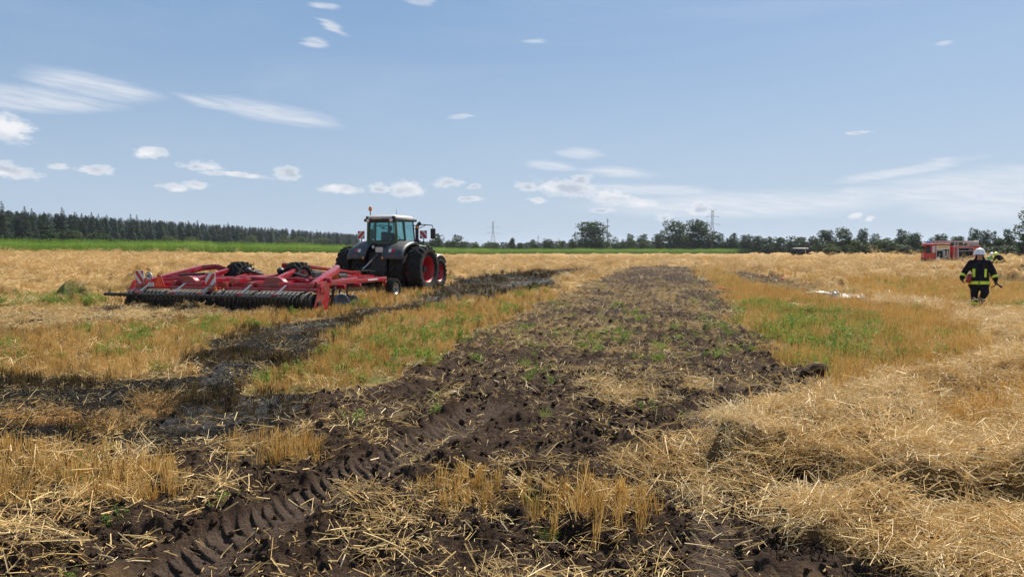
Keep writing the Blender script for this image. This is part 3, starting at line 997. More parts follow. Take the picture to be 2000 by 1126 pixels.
        if df:
            x, y = gen_points(d0, d1, df)
            Z = zones(x, y)
            str_ = smooth(0.42, 0.62, fbm(x, y, 1.4, 3, 146))
            p = np.clip(Z['soil'] * (0.28 + 0.9 * str_) + Z['burnt'] * 0.75 + Z['stub'] * 0.25 + Z['debris'], 0, 1) * (1 - 0.85 * np.maximum(Z['tl_wide'] * 0.65, Z['tr'] * 0.2))
            k = RNG.random(len(x)) < p
            x, y, bz = x[k], y[k], Z['burnt'][k]
            n = len(x); z = field_height(x, y)
            burn = bz * np.where(RNG.random(n) < 0.66, RNG.uniform(0.7, 1.0, n), RNG.uniform(0, .5, n))
            pf.append(pack(x, y, z + 0.005, RNG.uniform(0, 6.28, n), RNG.normal(0, .15, n), RNG.normal(0, .15, n), sc * RNG.uniform(0.7, 1.25, n), 8, 0.5 + RNG.normal(0, .2, n), burn))
    finish('straw_heaps', V_dense, 8, pd, 'matted golden straw lying in heaps and windrows over the field', 'straw')
    finish('straw_scraps', V_few, 8, pf, 'scattered single straws on the dark tilled soil', 'straw')

    # ---- green weeds
    pw = []
    for d0, d1, dens, sc in ((3.6, 8, 14, 0.9), (8, 14, 34, 1.15), (14, 26, 32, 1.35), (26, 45, 4, 1.8)):
        x, y = gen_points(d0, d1, dens)
        Z = zones(x, y)
        cl = smooth(0.50, 0.68, fbm(x, y, 0.8, 3, 160))
        p = np.clip(Z['green'] * (0.10 + 0.85 * cl) * (1 - Z['soil']) + Z['stub'] * 0.45 * smooth(0.60, 0.74, fbm(x, y, 0.7, 2, 162)) + Z['soil'] * 0.10 * smooth(0.60, 0.74, fbm(x, y, 0.6, 2, 163)) * (y > 4)
                    + Z['soil'] * 0.06 * smooth(11, 15, y) * smooth(30, 20, y) * smooth(0.4, 0.6, fbm(x, y, 1.5, 2, 164)), 0, 1)
        p *= (1 - Z['burnt']) * (1 - Z['pileall']) * (1 - np.maximum(Z['tl'], Z['tr'])) * (1 - Z['freshsoil'])
        k = RNG.random(len(x)) < p
        x, y = x[k], y[k]; s_ = Z['soil'][k]
        n = len(x); z = field_height(x, y)
        s = sc * RNG.uniform(0.6, 1.25, n) * np.where(s_ > .5, 0.75, 1.0)
        pw.append(pack(x, y, z, RNG.uniform(0, 6.28, n), RNG.normal(0, .1, n), RNG.normal(0, .1, n), s, 7, 0.5 + RNG.normal(0, .22, n), np.zeros(n)))
    finish('weeds', V_weed, 7, pw, 'small green weeds and grass sprouting between the stubble', 'weeds')

    # ---- crumbs and clods of the tilled soil
    pc = []
    for d0, d1, dens, s0, s1 in ((3.5, 7, 240, .006, .045), (7, 12, 110, .009, .042), (12, 22, 20, .015, .05), (22, 34, 3, .02, .06)):
        x, y = gen_points(d0, d1, dens)
        Z = zones(x, y)
        p = np.clip(Z['soil'] * (0.25 + smooth(0.4, 0.65, fbm(x, y, 0.8, 2, 170))) + 0.15 * Z['burnt'], 0, 1) * (1 - 0.75 * np.maximum(Z['tl'], Z['tr'])) * (1 - Z['pileall'])
        k = RNG.random(len(x)) < p
        x, y = x[k], y[k]
        n = len(x); z = field_height(x, y)
        s = s0 + (s1 - s0) * RNG.random(n) ** 2.6
        pc.append(pack(x, y, z + s * 0.2, RNG.uniform(0, 6.28, n), RNG.uniform(-1, 1, n), RNG.uniform(-1, 1, n), s, 12, RNG.random(n), np.zeros(n)))
    finish('soil_crumbs', V_clod, 8, pc, 'dark brown clods and crumbs of freshly tilled soil', 'soil clods')

build_scatter()

# ------------------------------------------------------------------ maize, forest, trees, pylons along the horizon
def at(u, D):
    """spot on the ground at distance D in the direction of picture column u"""
    return ((u - 1000.0) / FPX * D, D)

def height_for(v, D, z0):
    """height of a thing standing at z0 whose top shows at picture row v"""
    return CAM_H + (HORIZON - v) * D / FPX - z0

def maize_plant(seed):
    r = random.Random(seed)
    vs, fs = [], []
    H = 2.15 * r.uniform(0.92, 1.08)
    blade(vs, fs, (0, 0, 0), (r.gauss(0, .02), r.gauss(0, .02), 1), H, 0.035, seg=2)
    a0 = r.uniform(0, 6.28)
    for k in range(10):
        z = 0.25 + (H - 0.55) * k / 9
        a = a0 + (k % 2) * math.pi + r.gauss(0, .35)
        L = r.uniform(0.55, 0.85) * (1 - 0.35 * abs(k / 9 - 0.45))
        o = Vector((math.cos(a), math.sin(a), 0)); sd = Vector((-math.sin(a), math.cos(a), 0))
        b = len(vs)
        for j in range(5):
            t = j / 4
            c = Vector((0, 0, z)) + o * (L * t) + Vector((0, 0, 0.62 * L * t - 0.85 * L * t * t))
            ww = 0.095 * math.sin(math.pi * min(1, 0.25 + 0.75 * (1 - t)) ) * (1 - t * 0.55) + 0.004
            vs += [c - sd * ww / 2 + Vector((0, 0, .02)), c, c + sd * ww / 2 + Vector((0, 0, .02))]
        for j in range(4):
            for q in (0, 1):
                fs.append((b + 3 * j + q, b + 3 * j + q + 1, b + 3 * j + 4 + q, b + 3 * j + 3 + q))
    nl = len(fs)
    for k in range(6):
        a = r.uniform(0, 6.28)
        blade(vs, fs, (0, 0, H - 0.04), (math.cos(a) * .35, math.sin(a) * .35, 1), r.uniform(.2, .32), 0.02, seg=1)
    return vs, fs

def build_maize():
    m = foliage_mat('maize_leaf', [(0.0, (0.10, 0.19, 0.030)), (0.5, (0.20, 0.32, 0.055)), (0.88, (0.30, 0.40, 0.085)), (1.0, (0.42, 0.40, 0.15))], 0.45)
    V = variant_set('maize_plant', [maize_plant(s) + (m, False) for s in range(7)])
    line = [(-105, 40), (-80, 107), (-54, 200), (-5, 312), (122, 332)]
    P, S, T = [], [], []
    rowgap = 0.75
    for (ax, ay), (bx, by) in zip(line[:-1], line[1:]):
        L = math.hypot(bx - ax, by - ay)
        nx, ny = -(by - ay) / L, (bx - ax) / L            # to the left: into the crop
        step = 0.17 + 0.0004 * max(ay, by)
        for row in range(16):
            d = row * rowgap
            st = step * (1 if row < 6 else 1.8)
            n = int(L / st)
            for i in range(n):
                t = (i + random.random()) / n
                P.append((ax + (bx - ax) * t + nx * d + random.gauss(0, .06), ay + (by - ay) * t + ny * d + random.gauss(0, .06)))
                S.append(random.uniform(0.9, 1.1)); T.append(random.random())
    P = np.array(P); n = len(P)
    lowf = fbm(P[:, 0], P[:, 1], 5, 3, 210)
    S = np.array(S) * (0.86 + 0.30 * lowf)
    z = terrain(P[:, 0], P[:, 1])
    scatter('maize', V, np.stack([P[:, 0], P[:, 1], z], -1), np.stack([RNG.normal(0, .04, n), RNG.normal(0, .04, n), RNG.uniform(0, 6.28, n)], -1),
            np.stack([S, S, S], -1), RNG.integers(0, 7, n), np.array(T) * 0.55 + 0.9 * lowf - 0.25, np.zeros(n),
            'tall green maize crop standing along the far edge of the field', 'maize')

def spruce_mesh(seed):
    """unit-height spruce: drooping whorls of needle sprays, ragged outline"""
    r = random.Random(seed)
    vs, fs = [], []
    n = 30
    wid = r.uniform(0.15, 0.19)
    for k in range(n):
        t = k / (n - 1)
        z = 0.10 + 0.87 * t
        L = wid * (1 - t) ** 0.85 * r.uniform(0.75, 1.2) + 0.012
        m = int(9 - 4 * t)
        a0 = r.uniform(0, 6.28)
        for j in range(m):
            if r.random() < 0.10: continue
            a = a0 + 6.283 * j / m + r.gauss(0, .25)
            l = L * r.uniform(0.6, 1.25)
            o = Vector((math.cos(a), math.sin(a), 0)); sd = Vector((-math.sin(a), math.cos(a), 0))
            base = Vector((0, 0, z)); drop = r.uniform(.15, .5) * (1 - 0.5 * t)
            for q in range(3):
                f0, f1 = q / 3.0, (q + 1.15) / 3.0
                p0 = base + o * l * f0 - Vector((0, 0, drop * l * f0 * f0)); p1 = base + o * l * f1 - Vector((0, 0, drop * l * f1 * f1 - (0.01 if q == 2 else 0)))
                ww = l * (0.20 + 0.16 * (1 - f0)) * r.uniform(.8, 1.2)
                sag = Vector((0, 0, -0.014 - .012 * r.random()))
                b = len(vs)
                vs += [p0, (p0 + p1) / 2 + sd * ww + sag, p1, (p0 + p1) / 2 - sd * ww + sag]
                fs += [(b, b + 1, b + 2), (b, b + 2, b + 3)]
    b = len(vs)
    vs += [Vector((-.004, 0, .90)), Vector((.004, 0, .90)), Vector((0, .003, 1.0)), Vector((0, -.004, .90)), Vector((0, .004, .9))]
    fs += [(b, b + 1, b + 2), (b + 3, b + 4, b + 2)]
    return vs, fs

def crown_mesh(seed, n=2600, leaf=0.030, lobes=11, floor=0.05, flat=1.0):
    """unit crown (1 wide, 1 high, base at 0): leaf faces clustered into uneven clumps with gaps between them"""
    r = random.Random(seed)
    L = []
    for k in range(lobes):
        a = r.uniform(0, 6.28); h = r.uniform(0.12, 0.86)
        env = 0.36 * math.sqrt(max(0.05, 1 - (abs(h - 0.46) / 0.56) ** 2))
        q = env * math.sqrt(r.random()) * 0.95
        rad = r.uniform(0.12, 0.20)
        L.append((q * math.cos(a), q * math.sin(a), h, rad, rad * r.uniform(.7, 1.0)))
    L.append((0, 0, 0.78, .18, .18)); L.append((0, 0, .45, .26, .26)); L.append((.08, .02, .2, .28, .18)); L.append((-.1, -.03, .22, .26, .2))
    vs, fs = [], []
    tot = sum(q[3] ** 2 for q in L)
    for (cx, cy, cz, rx, rz) in L:
        m = int(n * rx ** 2 / tot)
        clumps = [(r.gauss(0, 1), r.gauss(0, 1), r.gauss(0, 1)) for _ in range(max(6, m // 9))]
        for c in clumps:
            l = math.sqrt(sum(q * q for q in c)) + 1e-6
            k = r.uniform(0.70, 1.08)
            px, py, pz = cx + rx * k * c[0] / l, cy + rx * k * c[1] / l, cz + rz * k * c[2] / l
            for j in range(9):
                x, y, z = px + r.gauss(0, .030), py + r.gauss(0, .030), pz + r.gauss(0, .022)
                if z < floor * r.random(): z = abs(z) + .01
                s = leaf * r.uniform(.5, 1.25)
                u = Vector((r.gauss(0, 1), r.gauss(0, 1), r.gauss(0, .6))).normalized()
                v = u.orthogonal().normalized()
                q = u.cross(v)
                v = (v * math.cos(j) + q * math.sin(j)).normalized()
                c0 = Vector((x, y, z)); b = len(vs)
                vs += [c0 - u * s, c0 - v * s * .55 + q * s * .15, c0 + u * s, c0 + v * s * .55 + q * s * .15]
                fs += [(b, b + 1, b + 2), (b, b + 2, b + 3)]
    A = np.array([tuple(v) for v in vs])
    lo, hi = np.percentile(A, 0.5, 0), np.percentile(A, 99.5, 0)
    k = 1.0 / max(hi[0] - lo[0], hi[1] - lo[1])
    c = (lo + hi) / 2
    vs = [Vector(((v.x - c[0]) * k, (v.y - c[1]) * k, max(0.0, (v.z - max(lo[2], 0)) / (hi[2] - max(lo[2], 0))))) for v in vs]
    return vs, fs

def trunk_mb(h, r, seed, limbs=6):
    q = random.Random(seed)
    mb = MB()
    mb.tube([(0, 0, -0.2), (q.gauss(0, .01) * h, q.gauss(0, .01) * h, h * .25), (q.gauss(0, .02) * h, q.gauss(0, .02) * h, h * .55), (0, 0, h * .85)], [r, r * .75, r * .5, r * .12], 7)
    for k in range(limbs):
        a = 6.283 * k / limbs + q.uniform(-.3, .3); z = h * q.uniform(.25, .5); l = h * q.uniform(.2, .32)
        mb.tube([(0, 0, z), (math.cos(a) * l * .5, math.sin(a) * l * .5, z + l * .5), (math.cos(a) * l, math.sin(a) * l, z + l * 1.05)], [r * .4, r * .25, r * .08], 5)
    return mb

def build_trees():
    needle = foliage_mat('spruce_needle', [(0.0, (0.010, 0.022, 0.014)), (0.5, (0.022, 0.042, 0.022)), (1.0, (0.045, 0.068, 0.030))], 0.12, attr='island')
    needle2 = foliage_mat('spruce_needle_mass', [(0.0, (0.010, 0.022, 0.014)), (0.5, (0.022, 0.042, 0.022)), (1.0, (0.045, 0.068, 0.030))], 0.12)
    leaf = foliage_mat('tree_leaf', [(0.0, (0.018, 0.036, 0.010)), (0.5, (0.045, 0.078, 0.020)), (1.0, (0.090, 0.125, 0.034))], 0.28, attr='island')
    leaf_l = foliage_mat('bush_leaf', [(0.0, (0.035, 0.060, 0.016)), (0.5, (0.085, 0.120, 0.032)), (1.0, (0.14, 0.17, 0.055))], 0.30, attr='island')
    bark = principled('bark', (0.07, 0.052, 0.038), 0.95, vary=0.4, vscale=4)
    # ---- spruce forest
    sp = [mesh_obj('spruce_%d' % s, *spruce_mesh(s + 40), needle, link=False).data for s in range(5)]
    tr = trunk_mb(1.0, 0.012, 5, 0).build('trunk', bark).data
    bpy.data.objects.remove(bpy.data.objects['trunk'])
    tops = [(8, 391), (35, 411), (52, 401), (66, 405), (90, 412), (125, 403), (150, 411), (163, 415), (182, 412), (195, 416), (211, 417), (228, 424), (258, 416), (270, 418),
            (295, 424), (318, 431), (340, 430), (370, 429), (388, 428), (405, 436), (447, 432), (465, 438), (490, 440), (512, 443), (530, 441), (560, 443),
            (585, 446), (620, 447), (645, 451), (662, 453)]
    num = ['first', 'second', 'third', 'fourth', 'fifth', 'sixth', 'seventh', 'eighth', 'ninth', 'tenth', 'eleventh', 'twelfth', 'thirteenth', 'fourteenth', 'fifteenth', 'sixteenth',
           'seventeenth', 'eighteenth', 'nineteenth', 'twentieth', 'twenty-first', 'twenty-second', 'twenty-third', 'twenty-fourth', 'twenty-fifth', 'twenty-sixth', 'twenty-seventh',
           'twenty-eighth', 'twenty-ninth', 'thirtieth']
    def fdist(u):
        return 240 + 340 * (max(u, -300) / 680.0) ** 1.15 if u > 0 else 240 + u * 0.08
    for i, (u, v) in enumerate(tops):
        D = fdist(u) + random.uniform(-6, 6)
        x, y = at(u, D); z = gt(x, y)
        h = height_for(v, D, z)
        t = empty('spruce_tree', (x, y, z), random.uniform(0, 6.28))
        k = h * random.uniform(1.1, 1.4)
        for nm, me in (('crown', sp[i % 5]), ('trunk', tr)):
            c = bpy.data.objects.new(nm, me); c.parent = t; COL.objects.link(c)
            c.scale = (k, k, h)
        tag(t, 'dark pointed spruce on the forest skyline, %s from the left edge' % num[i] if i else 'tall thin spruce spire highest above the forest at the left edge', 'spruce', 'spruces along the forest skyline')
    V = variant_set('forest_spruce', [spruce_mesh(s + 80) + (needle2, False) for s in range(5)])
    P, S, T = [], [], []
    for i in range(1500):
        u = random.uniform(-420, 700)
        D = fdist(u) + random.uniform(4, 60) * (1 + max(u, 0) / 500)
        x, y = at(u, D); z = gt(x, y)
        vt = (405 + max(u, -50) / 680 * 48) + random.uniform(2, 14) * (1 - max(u, 0) / 1100)
        h = max(5, height_for(vt, D, z))
        P.append((x, y, z)); S.append((h * random.uniform(1.3, 2.0), h)); T.append(random.random())
    n = len(P); S = np.array(S)
    scatter('forest', V, P, np.stack([np.zeros(n), np.zeros(n), RNG.uniform(0, 6.28, n)], -1), np.stack([S[:, 0], S[:, 0], S[:, 1]], -1), RNG.integers(0, 5, n), T, np.zeros(n),
            'dense dark spruce forest behind the maize', 'forest')
    # ---- broadleaved trees and bushes
    cr = [mesh_obj('crown_%d' % s, *crown_mesh(s + 300, 6500, 0.026, 16), leaf, link=False).data for s in range(6)]
    crb = [mesh_obj('bush_%d' % s, *crown_mesh(s + 400, 3000, 0.034, 10), leaf_l, link=False).data for s in range(4)]
    crd = [mesh_obj('darkbush_%d' % s, *crown_mesh(s + 500, 3000, 0.034, 10), leaf, link=False).data for s in range(4)]
    trs = []
    for s in range(3):
        o = trunk_mb(1.0, 0.022, 60 + s).build('trunk', bark); trs.append(o.data); bpy.data.objects.remove(o)
    cnt = [0]
    def tree(u, v, wpx, D, label, name='leafy_tree', cat='tree', bush=0, group=None, low=0.02):
        cnt[0] += 1; i = cnt[0]
        x, y = at(u, D); z = gt(x, y)
        h = height_for(v, D, z); w = wpx * D / FPX
        t = empty(name, (x, y, z), random.uniform(0, 6.28))
        c = bpy.data.objects.new('crown', (cr, crb, crd)[bush][i % (6, 4, 4)[bush]]); c.parent = t; COL.objects.link(c)
        c.scale = (w * 0.94, w * 0.94, h * (1.0 - low)); c.location = (0, 0, h * low)
        k = bpy.data.objects.new('trunk' if not bush else 'stem', trs[i % 3]); k.parent = t; COL.objects.link(k)
        k.scale = (h, h, h * .95)
        tag(t, label, cat, group)
    HT = 'trees along the horizon'
    tree(1155, 434, 78, 350, 'large round dark tree standing alone left of the slim mast', low=.03)
    tree(1322, 432, 66, 348, 'broad dark tree left half of the wide pair below the pylon', low=.03)
    tree(1368, 431, 74, 352, 'broad dark tree right half of the wide pair below the pylon', low=.03)
    tree(890, 460, 44, 340, 'round bushy tree just right of the tractor wheel', low=0)
    tree(853, 457, 32, 345, 'tree half hidden by the tractor mirror', low=0)
    tree(1000, 465, 18, 380, 'small round tree right of the distant pylon', group=HT)
    tree(1016, 474, 14, 380, 'tiny low tree beside the small round tree right of the distant pylon', group=HT)
    tree(1042, 468, 20, 380, 'small bushy tree below the tiny far pylon', group=HT)
    tree(1071, 467, 26, 378, 'wider small tree between tiny far pylon and large round tree', group=HT)
    tree(1228, 458, 32, 360, 'hedge tree a little right of the slim mast', group=HT)
    tree(1258, 458, 34, 362, 'hedge tree midway between the mast and the wide tree pair', group=HT)
    tree(1286, 457, 32, 360, 'hedge tree touching the left side of the wide tree pair', group=HT)
    for j, (u, v, w) in enumerate([(930, 473, 24), (952, 472, 22), (972, 474, 20), (1095, 470, 20), (1117, 467, 22), (1204, 464, 26), (1232, 468, 30), (1262, 470, 30), (1285, 470, 28)]):
        tree(u, v, w, 352 + 3 * (j % 3), ['low bush left of the distant pylon', 'low bush at the foot of the distant pylon', 'low bush right of the distant pylon foot', 'low bush left of the pale bush',
              'pale loose bush left of the large round tree', 'pale bush right of the slim mast', 'pale green bush in front of the first hedge tree', 'pale green bush in front of the middle hedge tree',
              'pale green bush at the left foot of the wide tree pair'][j], 'hedge_bush', 'bush', 1, low=0)
    wood = [(1408, 458, 34), (1432, 456, 32), (1456, 459, 34), (1478, 461, 30), (1500, 463, 32), (1522, 464, 34), (1545, 462, 34), (1568, 463, 34), (1588, 462, 30)]
    for j, (u, v, w) in enumerate(wood):
        tree(u, v, w, 345 - 5 * j, 'woodland tree above the maize end, %s from the wide tree pair' % num[j], 'woodland_tree', 'tree', 0 if j < 4 else 2, HT, 0)
    right = [(1612, 450, 46, 218, 'dark rounded tree right of the slurry tanker', 0), (1650, 446, 50, 220, 'tallest dense tree between tanker and fire engine', 0), (1681, 448, 26, 222, 'narrow pointed tree right of the tallest dense tree', 0),
             (1708, 458, 38, 224, 'dark tree behind the low green bush', 0), (1757, 449, 38, 222, 'upright tree with ragged top above the low green bush', 0), (1783, 456, 40, 214, 'round tree just left of the fire engine cab', 0),
             (1732, 466, 62, 210, 'low light green bush at the field edge left of fire engine', 1), (1622, 474, 40, 212, 'grey-green bush below the dark rounded tree', 1), (1668, 470, 40, 211, 'grey-green bush below the tallest dense tree', 1),
             (1695, 478, 44, 209, 'small bush left of the low light green bush', 1), (1770, 478, 40, 208, 'dark bush at the foot of the tree by the cab', 2),
             (1835, 458, 40, 200, 'tree rising behind the fire engine ladder', 0), (1868, 462, 44, 200, 'tree behind the rear locker of the fire engine', 0), (1903, 447, 30, 180, 'tree right of the roof box on the fire engine', 0),
             (1920, 451, 24, 182, 'thin tree above the white helmet', 0), (1941, 454, 28, 182, 'open-crowned tree right of the white helmet', 0), (1964, 449, 34, 180, 'pointed tree second from the right edge', 0),
             (1930, 482, 60, 170, 'dark bush behind the white-helmeted firefighter', 2), (1975, 480, 70, 165, 'dark bush behind the stooping firefighter', 2), (2036, 412, 96, 150, 'tall tree cut off by the right picture edge', 0), (2010, 465, 60, 152, 'bush under the tall tree at the right picture edge', 2),
             (1820, 484, 50, 190, 'dark bush left behind the fire engine cab', 2), (1870, 484, 60, 190, 'dark bush behind the fire engine body', 2)]
    for (u, v, w, D, lab, b) in right:
        tree(u, v, w, D, lab, 'hedge_bush' if b else 'leafy_tree', 'bush' if b else 'tree', b, low=0)
    for j, (u, v, w) in enumerate([(62, 462, 40), (118, 452, 70), (150, 452, 60), (186, 455, 60), (215, 462, 50), (332, 461, 46), (378, 463, 30), (492, 460, 36), (560, 459, 44), (590, 462, 50), (625, 465, 44), (470, 468, 24)]):
        tree(u, v, w, fdist(u) - 16 if u < 300 else fdist(u) - 26, 'rounded bush at the forest foot behind maize, %s from the left' % num[[0, 1, 2, 3, 4, 5, 6, 8, 9, 10, 11, 7][j]], 'forest_edge_bush', 'bush', 2 if u < 240 else 1, 'bushes along the forest foot', 0)
    # far wood that closes the horizon between the single trees
    P, S, T = [], [], []
    V2 = variant_set('far_wood_tree', [crown_mesh(s + 700, 900, 0.06, 8) + (foliage_mat('far_wood_leaf%d' % s, [(0.0, (0.022, 0.042, 0.016)), (1.0, (0.065, 0.095, 0.032))], .2), False) for s in range(3)])
    for i in range(700):
        u = random.uniform(640, 3200); D = random.uniform(700, 900)
        if u > 1500: D = random.uniform(380, 460)
        x, y = at(u, D)
        h = random.uniform(6, 10) if D > 600 else random.uniform(4.5, 7)
        P.append((x, y, gt(x, y) - .3)); S.append((random.uniform(9, 16) * D / 800, h)); T.append(random.random())
    n = len(P); S = np.array(S)
    scatter('far_wood', V2, P, np.stack([np.zeros(n), np.zeros(n), RNG.uniform(0, 6.28, n)], -1), np.stack([S[:, 0], S[:, 0], S[:, 1]], -1), RNG.integers(0, 3, n), T, np.zeros(n),
            'low distant belt of trees along the horizon', 'woodland')

def pylon(u, vtop, D, label, yaw, arms=((.62, .40), (.78, .30))):
    st = MATS.get('pylon_steel') or principled('pylon_steel', (0.30, 0.32, 0.34), 0.5, 0.6)
    x, y = at(u, D); z = gt(x, y)
    h = height_for(vtop, D, z); t = max(.13, D / FPX * 0.16)
    root = empty('electricity_pylon', (x, y, z), yaw)
    mb = MB()
    def half(f):
        return h * (0.10 * (1 - f / .62) + .018) if f < .62 else h * .018
    lv = [0, .14, .27, .39, .5, .62, .7, .78, .87, .95]
    for sx in (-1, 1):
        for sy in (-1, 1):
            for a, b in zip(lv[:-1], lv[1:]):
                mb.cyl((sx * half(a), sy * half(a), a * h), (sx * half(b), sy * half(b), b * h), t, n=4)
    for a, b in zip(lv[:-1], lv[1:]):
        for s in (-1, 1):
            mb.cyl((-half(a), s * half(a), a * h), (half(b), s * half(b), b * h), t * .55, n=4)
            mb.cyl((half(a), s * half(a), a * h), (-half(b), s * half(b), b * h), t * .55, n=4)
            mb.cyl((s * half(a), -half(a), a * h), (s * half(b), half(b), b * h), t * .55, n=4)
            mb.cyl((s * half(a), half(a), a * h), (s * half(b), -half(b), b * h), t * .55, n=4)
    mb.build('tower', st, root)
    for f, wdt in arms:
        m2 = MB()
        w = wdt * h
        for s in (-1, 1):
            m2.cyl((0, 0, f * h + .035 * h), (s * w, 0, f * h), t * .7, n=4)
            m2.cyl((0, 0, f * h), (s * w, 0, f * h), t * .9, n=4)
            for q in (.3, .55, .8):
                m2.cyl((s * w * q, 0, f * h), (s * w * (q - .12), 0, f * h + .035 * h * (1 - q + .1)), t * .5, n=4)
        a = m2.build('cross_arm', st, root)
        for s in (-1, 1):
            for q in ((.5, .95) if wdt > .3 else (.9,)):
                m3 = MB(); m3.cyl((s * w * q, 0, f * h), (s * w * q, 0, f * h - .055 * h), t * .7, n=5)
                m3.build('insulator', st, a)
    m4 = MB()
    for s in (-1, 1):
        m4.cyl((s * half(.95), 0, .95 * h), (s * .10 * h, 0, h), t * .8, n=4)
        m4.cyl((0, 0, .93 * h), (s * .10 * h, 0, h), t * .5, n=4)
    m4.build('earth_wire_peak', st, root)
    tag(root, label, 'pylon')

def build_far_things():
    pylon(963, 430, 1000, 'grey lattice electricity pylon right of the tractor', R(12), ((.56, .25), (.76, .22)))
    pylon(1390, 407, 760, 'tall lattice pylon rising behind the wide tree pair', R(-8), ((.62, .19), (.80, .16)))
    pylon(1051, 458, 2200, 'tiny faint pylon far beyond the small trees', R(5), ((.55, .3), (.78, .24)))
    pylon(1091, 464, 2400, 'tiny squat pylon next to the tiny faint one', R(5), ((.5, .42), (.75, .4)))
    pylon(912, 467, 2400, 'tiny pylon between round bushy tree and grey pylon', R(5), ((.55, .22), (.78, .2)))
    # slim radio mast
    st = MATS['pylon_steel']
    x, y = at(1186, 900); z = gt(x, y); h = height_for(425, 900, z)
    root = empty('radio_mast', (x, y, z))
    mb = MB(); mb.cyl((0, 0, 0), (0, 0, h * .8), .75, .5, 8); mb.cyl((0, 0, h * .8), (0, 0, h), .25, .2, 6); mb.build('mast_pole', st, root)
    for k in range(3):
        a = 2.094 * k + .4
        mb = MB(); mb.box((math.cos(a) * .9, math.sin(a) * .9, h * .9), (.5, .5, h * .10)); mb.build('antenna_panel', principled('antenna_grey', (.34, .35, .37), .6) if 'antenna_grey' not in MATS else MATS['antenna_grey'], root)
    tag(root, 'slim grey radio mast right of the large round tree', 'mast')
    # slurry tanker waiting at the maize corner
    x, y = at(1562, 203); z = gt(x, y)
    root = empty('slurry_tanker', (x, y, z), R(-82))
    navy = principled('tank_navy', (0.010, 0.012, 0.018), 0.65, vary=.2)
    blk = MATS.get('tyre_rubber') or principled('tyre_rubber', (0.020, 0.0195, 0.019), 0.9, vary=0.3, dirt=(0.10, 0.075, 0.055), dirt_amt=0.35, spec=0.2)
    wht = principled('white_paint', (0.72, 0.72, 0.70), 0.45, vary=.05)
    mb = MB(); mb.lathe([(-2.75, 0.0), (-2.72, .45), (-2.55, .72), (-2.2, .86), (0, .88), (2.2, .86), (2.45, .72), (2.6, .4), (2.62, 0)], (0, 0, 1.35), 'Y', 20)
    for q in (-1.5, 0, 1.5): mb.lathe([(q - .04, .90), (q + .04, .90)], (0, 0, 1.35), 'Y', 20)
    mb.build('tank', navy, root, angle=40)
    mb = MB(); mb.beam((-.35, -2.4, .55), (-.35, 2.6, .55), .16, .22); mb.beam((.35, -2.4, .55), (.35, 2.6, .55), .16, .22); mb.beam((-.35, 2.6, .55), (0, 4.0, .6), .14, .18); mb.beam((.35, 2.6, .55), (0, 4.0, .6), .14, .18)
    mb.box((0, 4.05, .6), (.3, .3, .12)); mb.build('drawbar_frame', navy, root)
    for s in (-1, 1):
        for yy in (-1.2, .25):
            w_ = empty('wheel', (s * 1.05, yy, .62), 0, root)
            mb = MB(); mb.lathe([(-.24, .32), (-.26, .5), (-.2, .6), (0, .62), (.2, .6), (.26, .5), (.24, .32)], (0, 0, 0), 'X', 20); mb.build('tyre', blk, w_, True)
            mb = MB(); mb.lathe([(-.2, .33), (-.05, .28), (-.05, .06), (.1 * s, .05), (.1 * s, 0)], (0, 0, 0), 'X', 16); mb.build('rim', navy, w_)
    mb = MB(); mb.tube([(.3, 2.5, 1.2), (.35, 2.9, 1.8), (.3, 3.1, 2.35), (0, 3.3, 2.45)], .14, 8); mb.build('suction_arm', navy, root)
    mb = MB(); mb.box((0, 2.75, 1.55), (1.2, .25, 1.4), bev=.05); mb.build('pump_housing', navy, root)
    for (xx, yy, zz) in ((-.5, 2.95, 1.0), (-.62, 3.6, 1.0), (-.7, 2.0, .45)):
        mb = MB(); mb.cyl((xx, yy, zz), (xx - .25, yy, zz), .13, .13, 14); mb.build('valve_cap', wht, root)
    tag(root, 'dark navy slurry tanker trailer parked at the corner of the maize', 'tanker')

build_maize()
build_trees()
build_far_things()

# ------------------------------------------------------------------ shared machine parts
RED = principled('implement_red', (0.33, 0.008, 0.018), 0.26, vary=0.12, vscale=2.0, dirt=(0.15, 0.085, 0.055), dirt_amt=0.65, dscale=3.2, coat=0.4)
RIM_RED = principled('rim_red', (0.50, 0.022, 0.028), 0.42, vary=0.10, dirt=(0.16, 0.09, 0.06), dirt_amt=0.35, dscale=2.5)
RUBBER = MATS['tyre_rubber']
STEEL = principled('dark_steel', (0.055, 0.052, 0.05), 0.5, 0.7, vary=0.3, dirt=(0.12, 0.085, 0.06), dirt_amt=0.5, dscale=5)
RING = principled('packer_steel', (0.075, 0.068, 0.058), 0.42, 0.35, vary=0.3, dirt=(0.11, 0.075, 0.05), dirt_amt=0.55, dscale=6)
BLACK = principled('black_plastic', (0.018, 0.018, 0.019), 0.5, vary=0.2, dirt=(0.10, 0.08, 0.06), dirt_amt=0.3)
GREY = principled('fender_grey', (0.042, 0.042, 0.045), 0.48, vary=0.1, vscale=3, dirt=(0.16, 0.13, 0.10), dirt_amt=0.35, dscale=2)
PALE = principled('roof_pale_grey', (0.42, 0.40, 0.39), 0.45, vary=0.08, dirt=(0.25, 0.2, 0.16), dirt_amt=0.3)
GREEN = principled('tractor_green', (0.026, 0.072, 0.020), 0.38, vary=0.1, dirt=(0.10, 0.08, 0.055), dirt_amt=0.3, coat=0.2)
WHITE = MATS['white_paint']
SILVER = principled('galvanised', (0.42, 0.42, 0.41), 0.38, 0.85, vary=0.15, vscale=8)
CHROME = principled('hydraulic_rod', (0.62, 0.62, 0.62), 0.15, 1.0)
LRED = principled('lamp_red', (0.45, 0.012, 0.015), 0.2, coat=0.5)
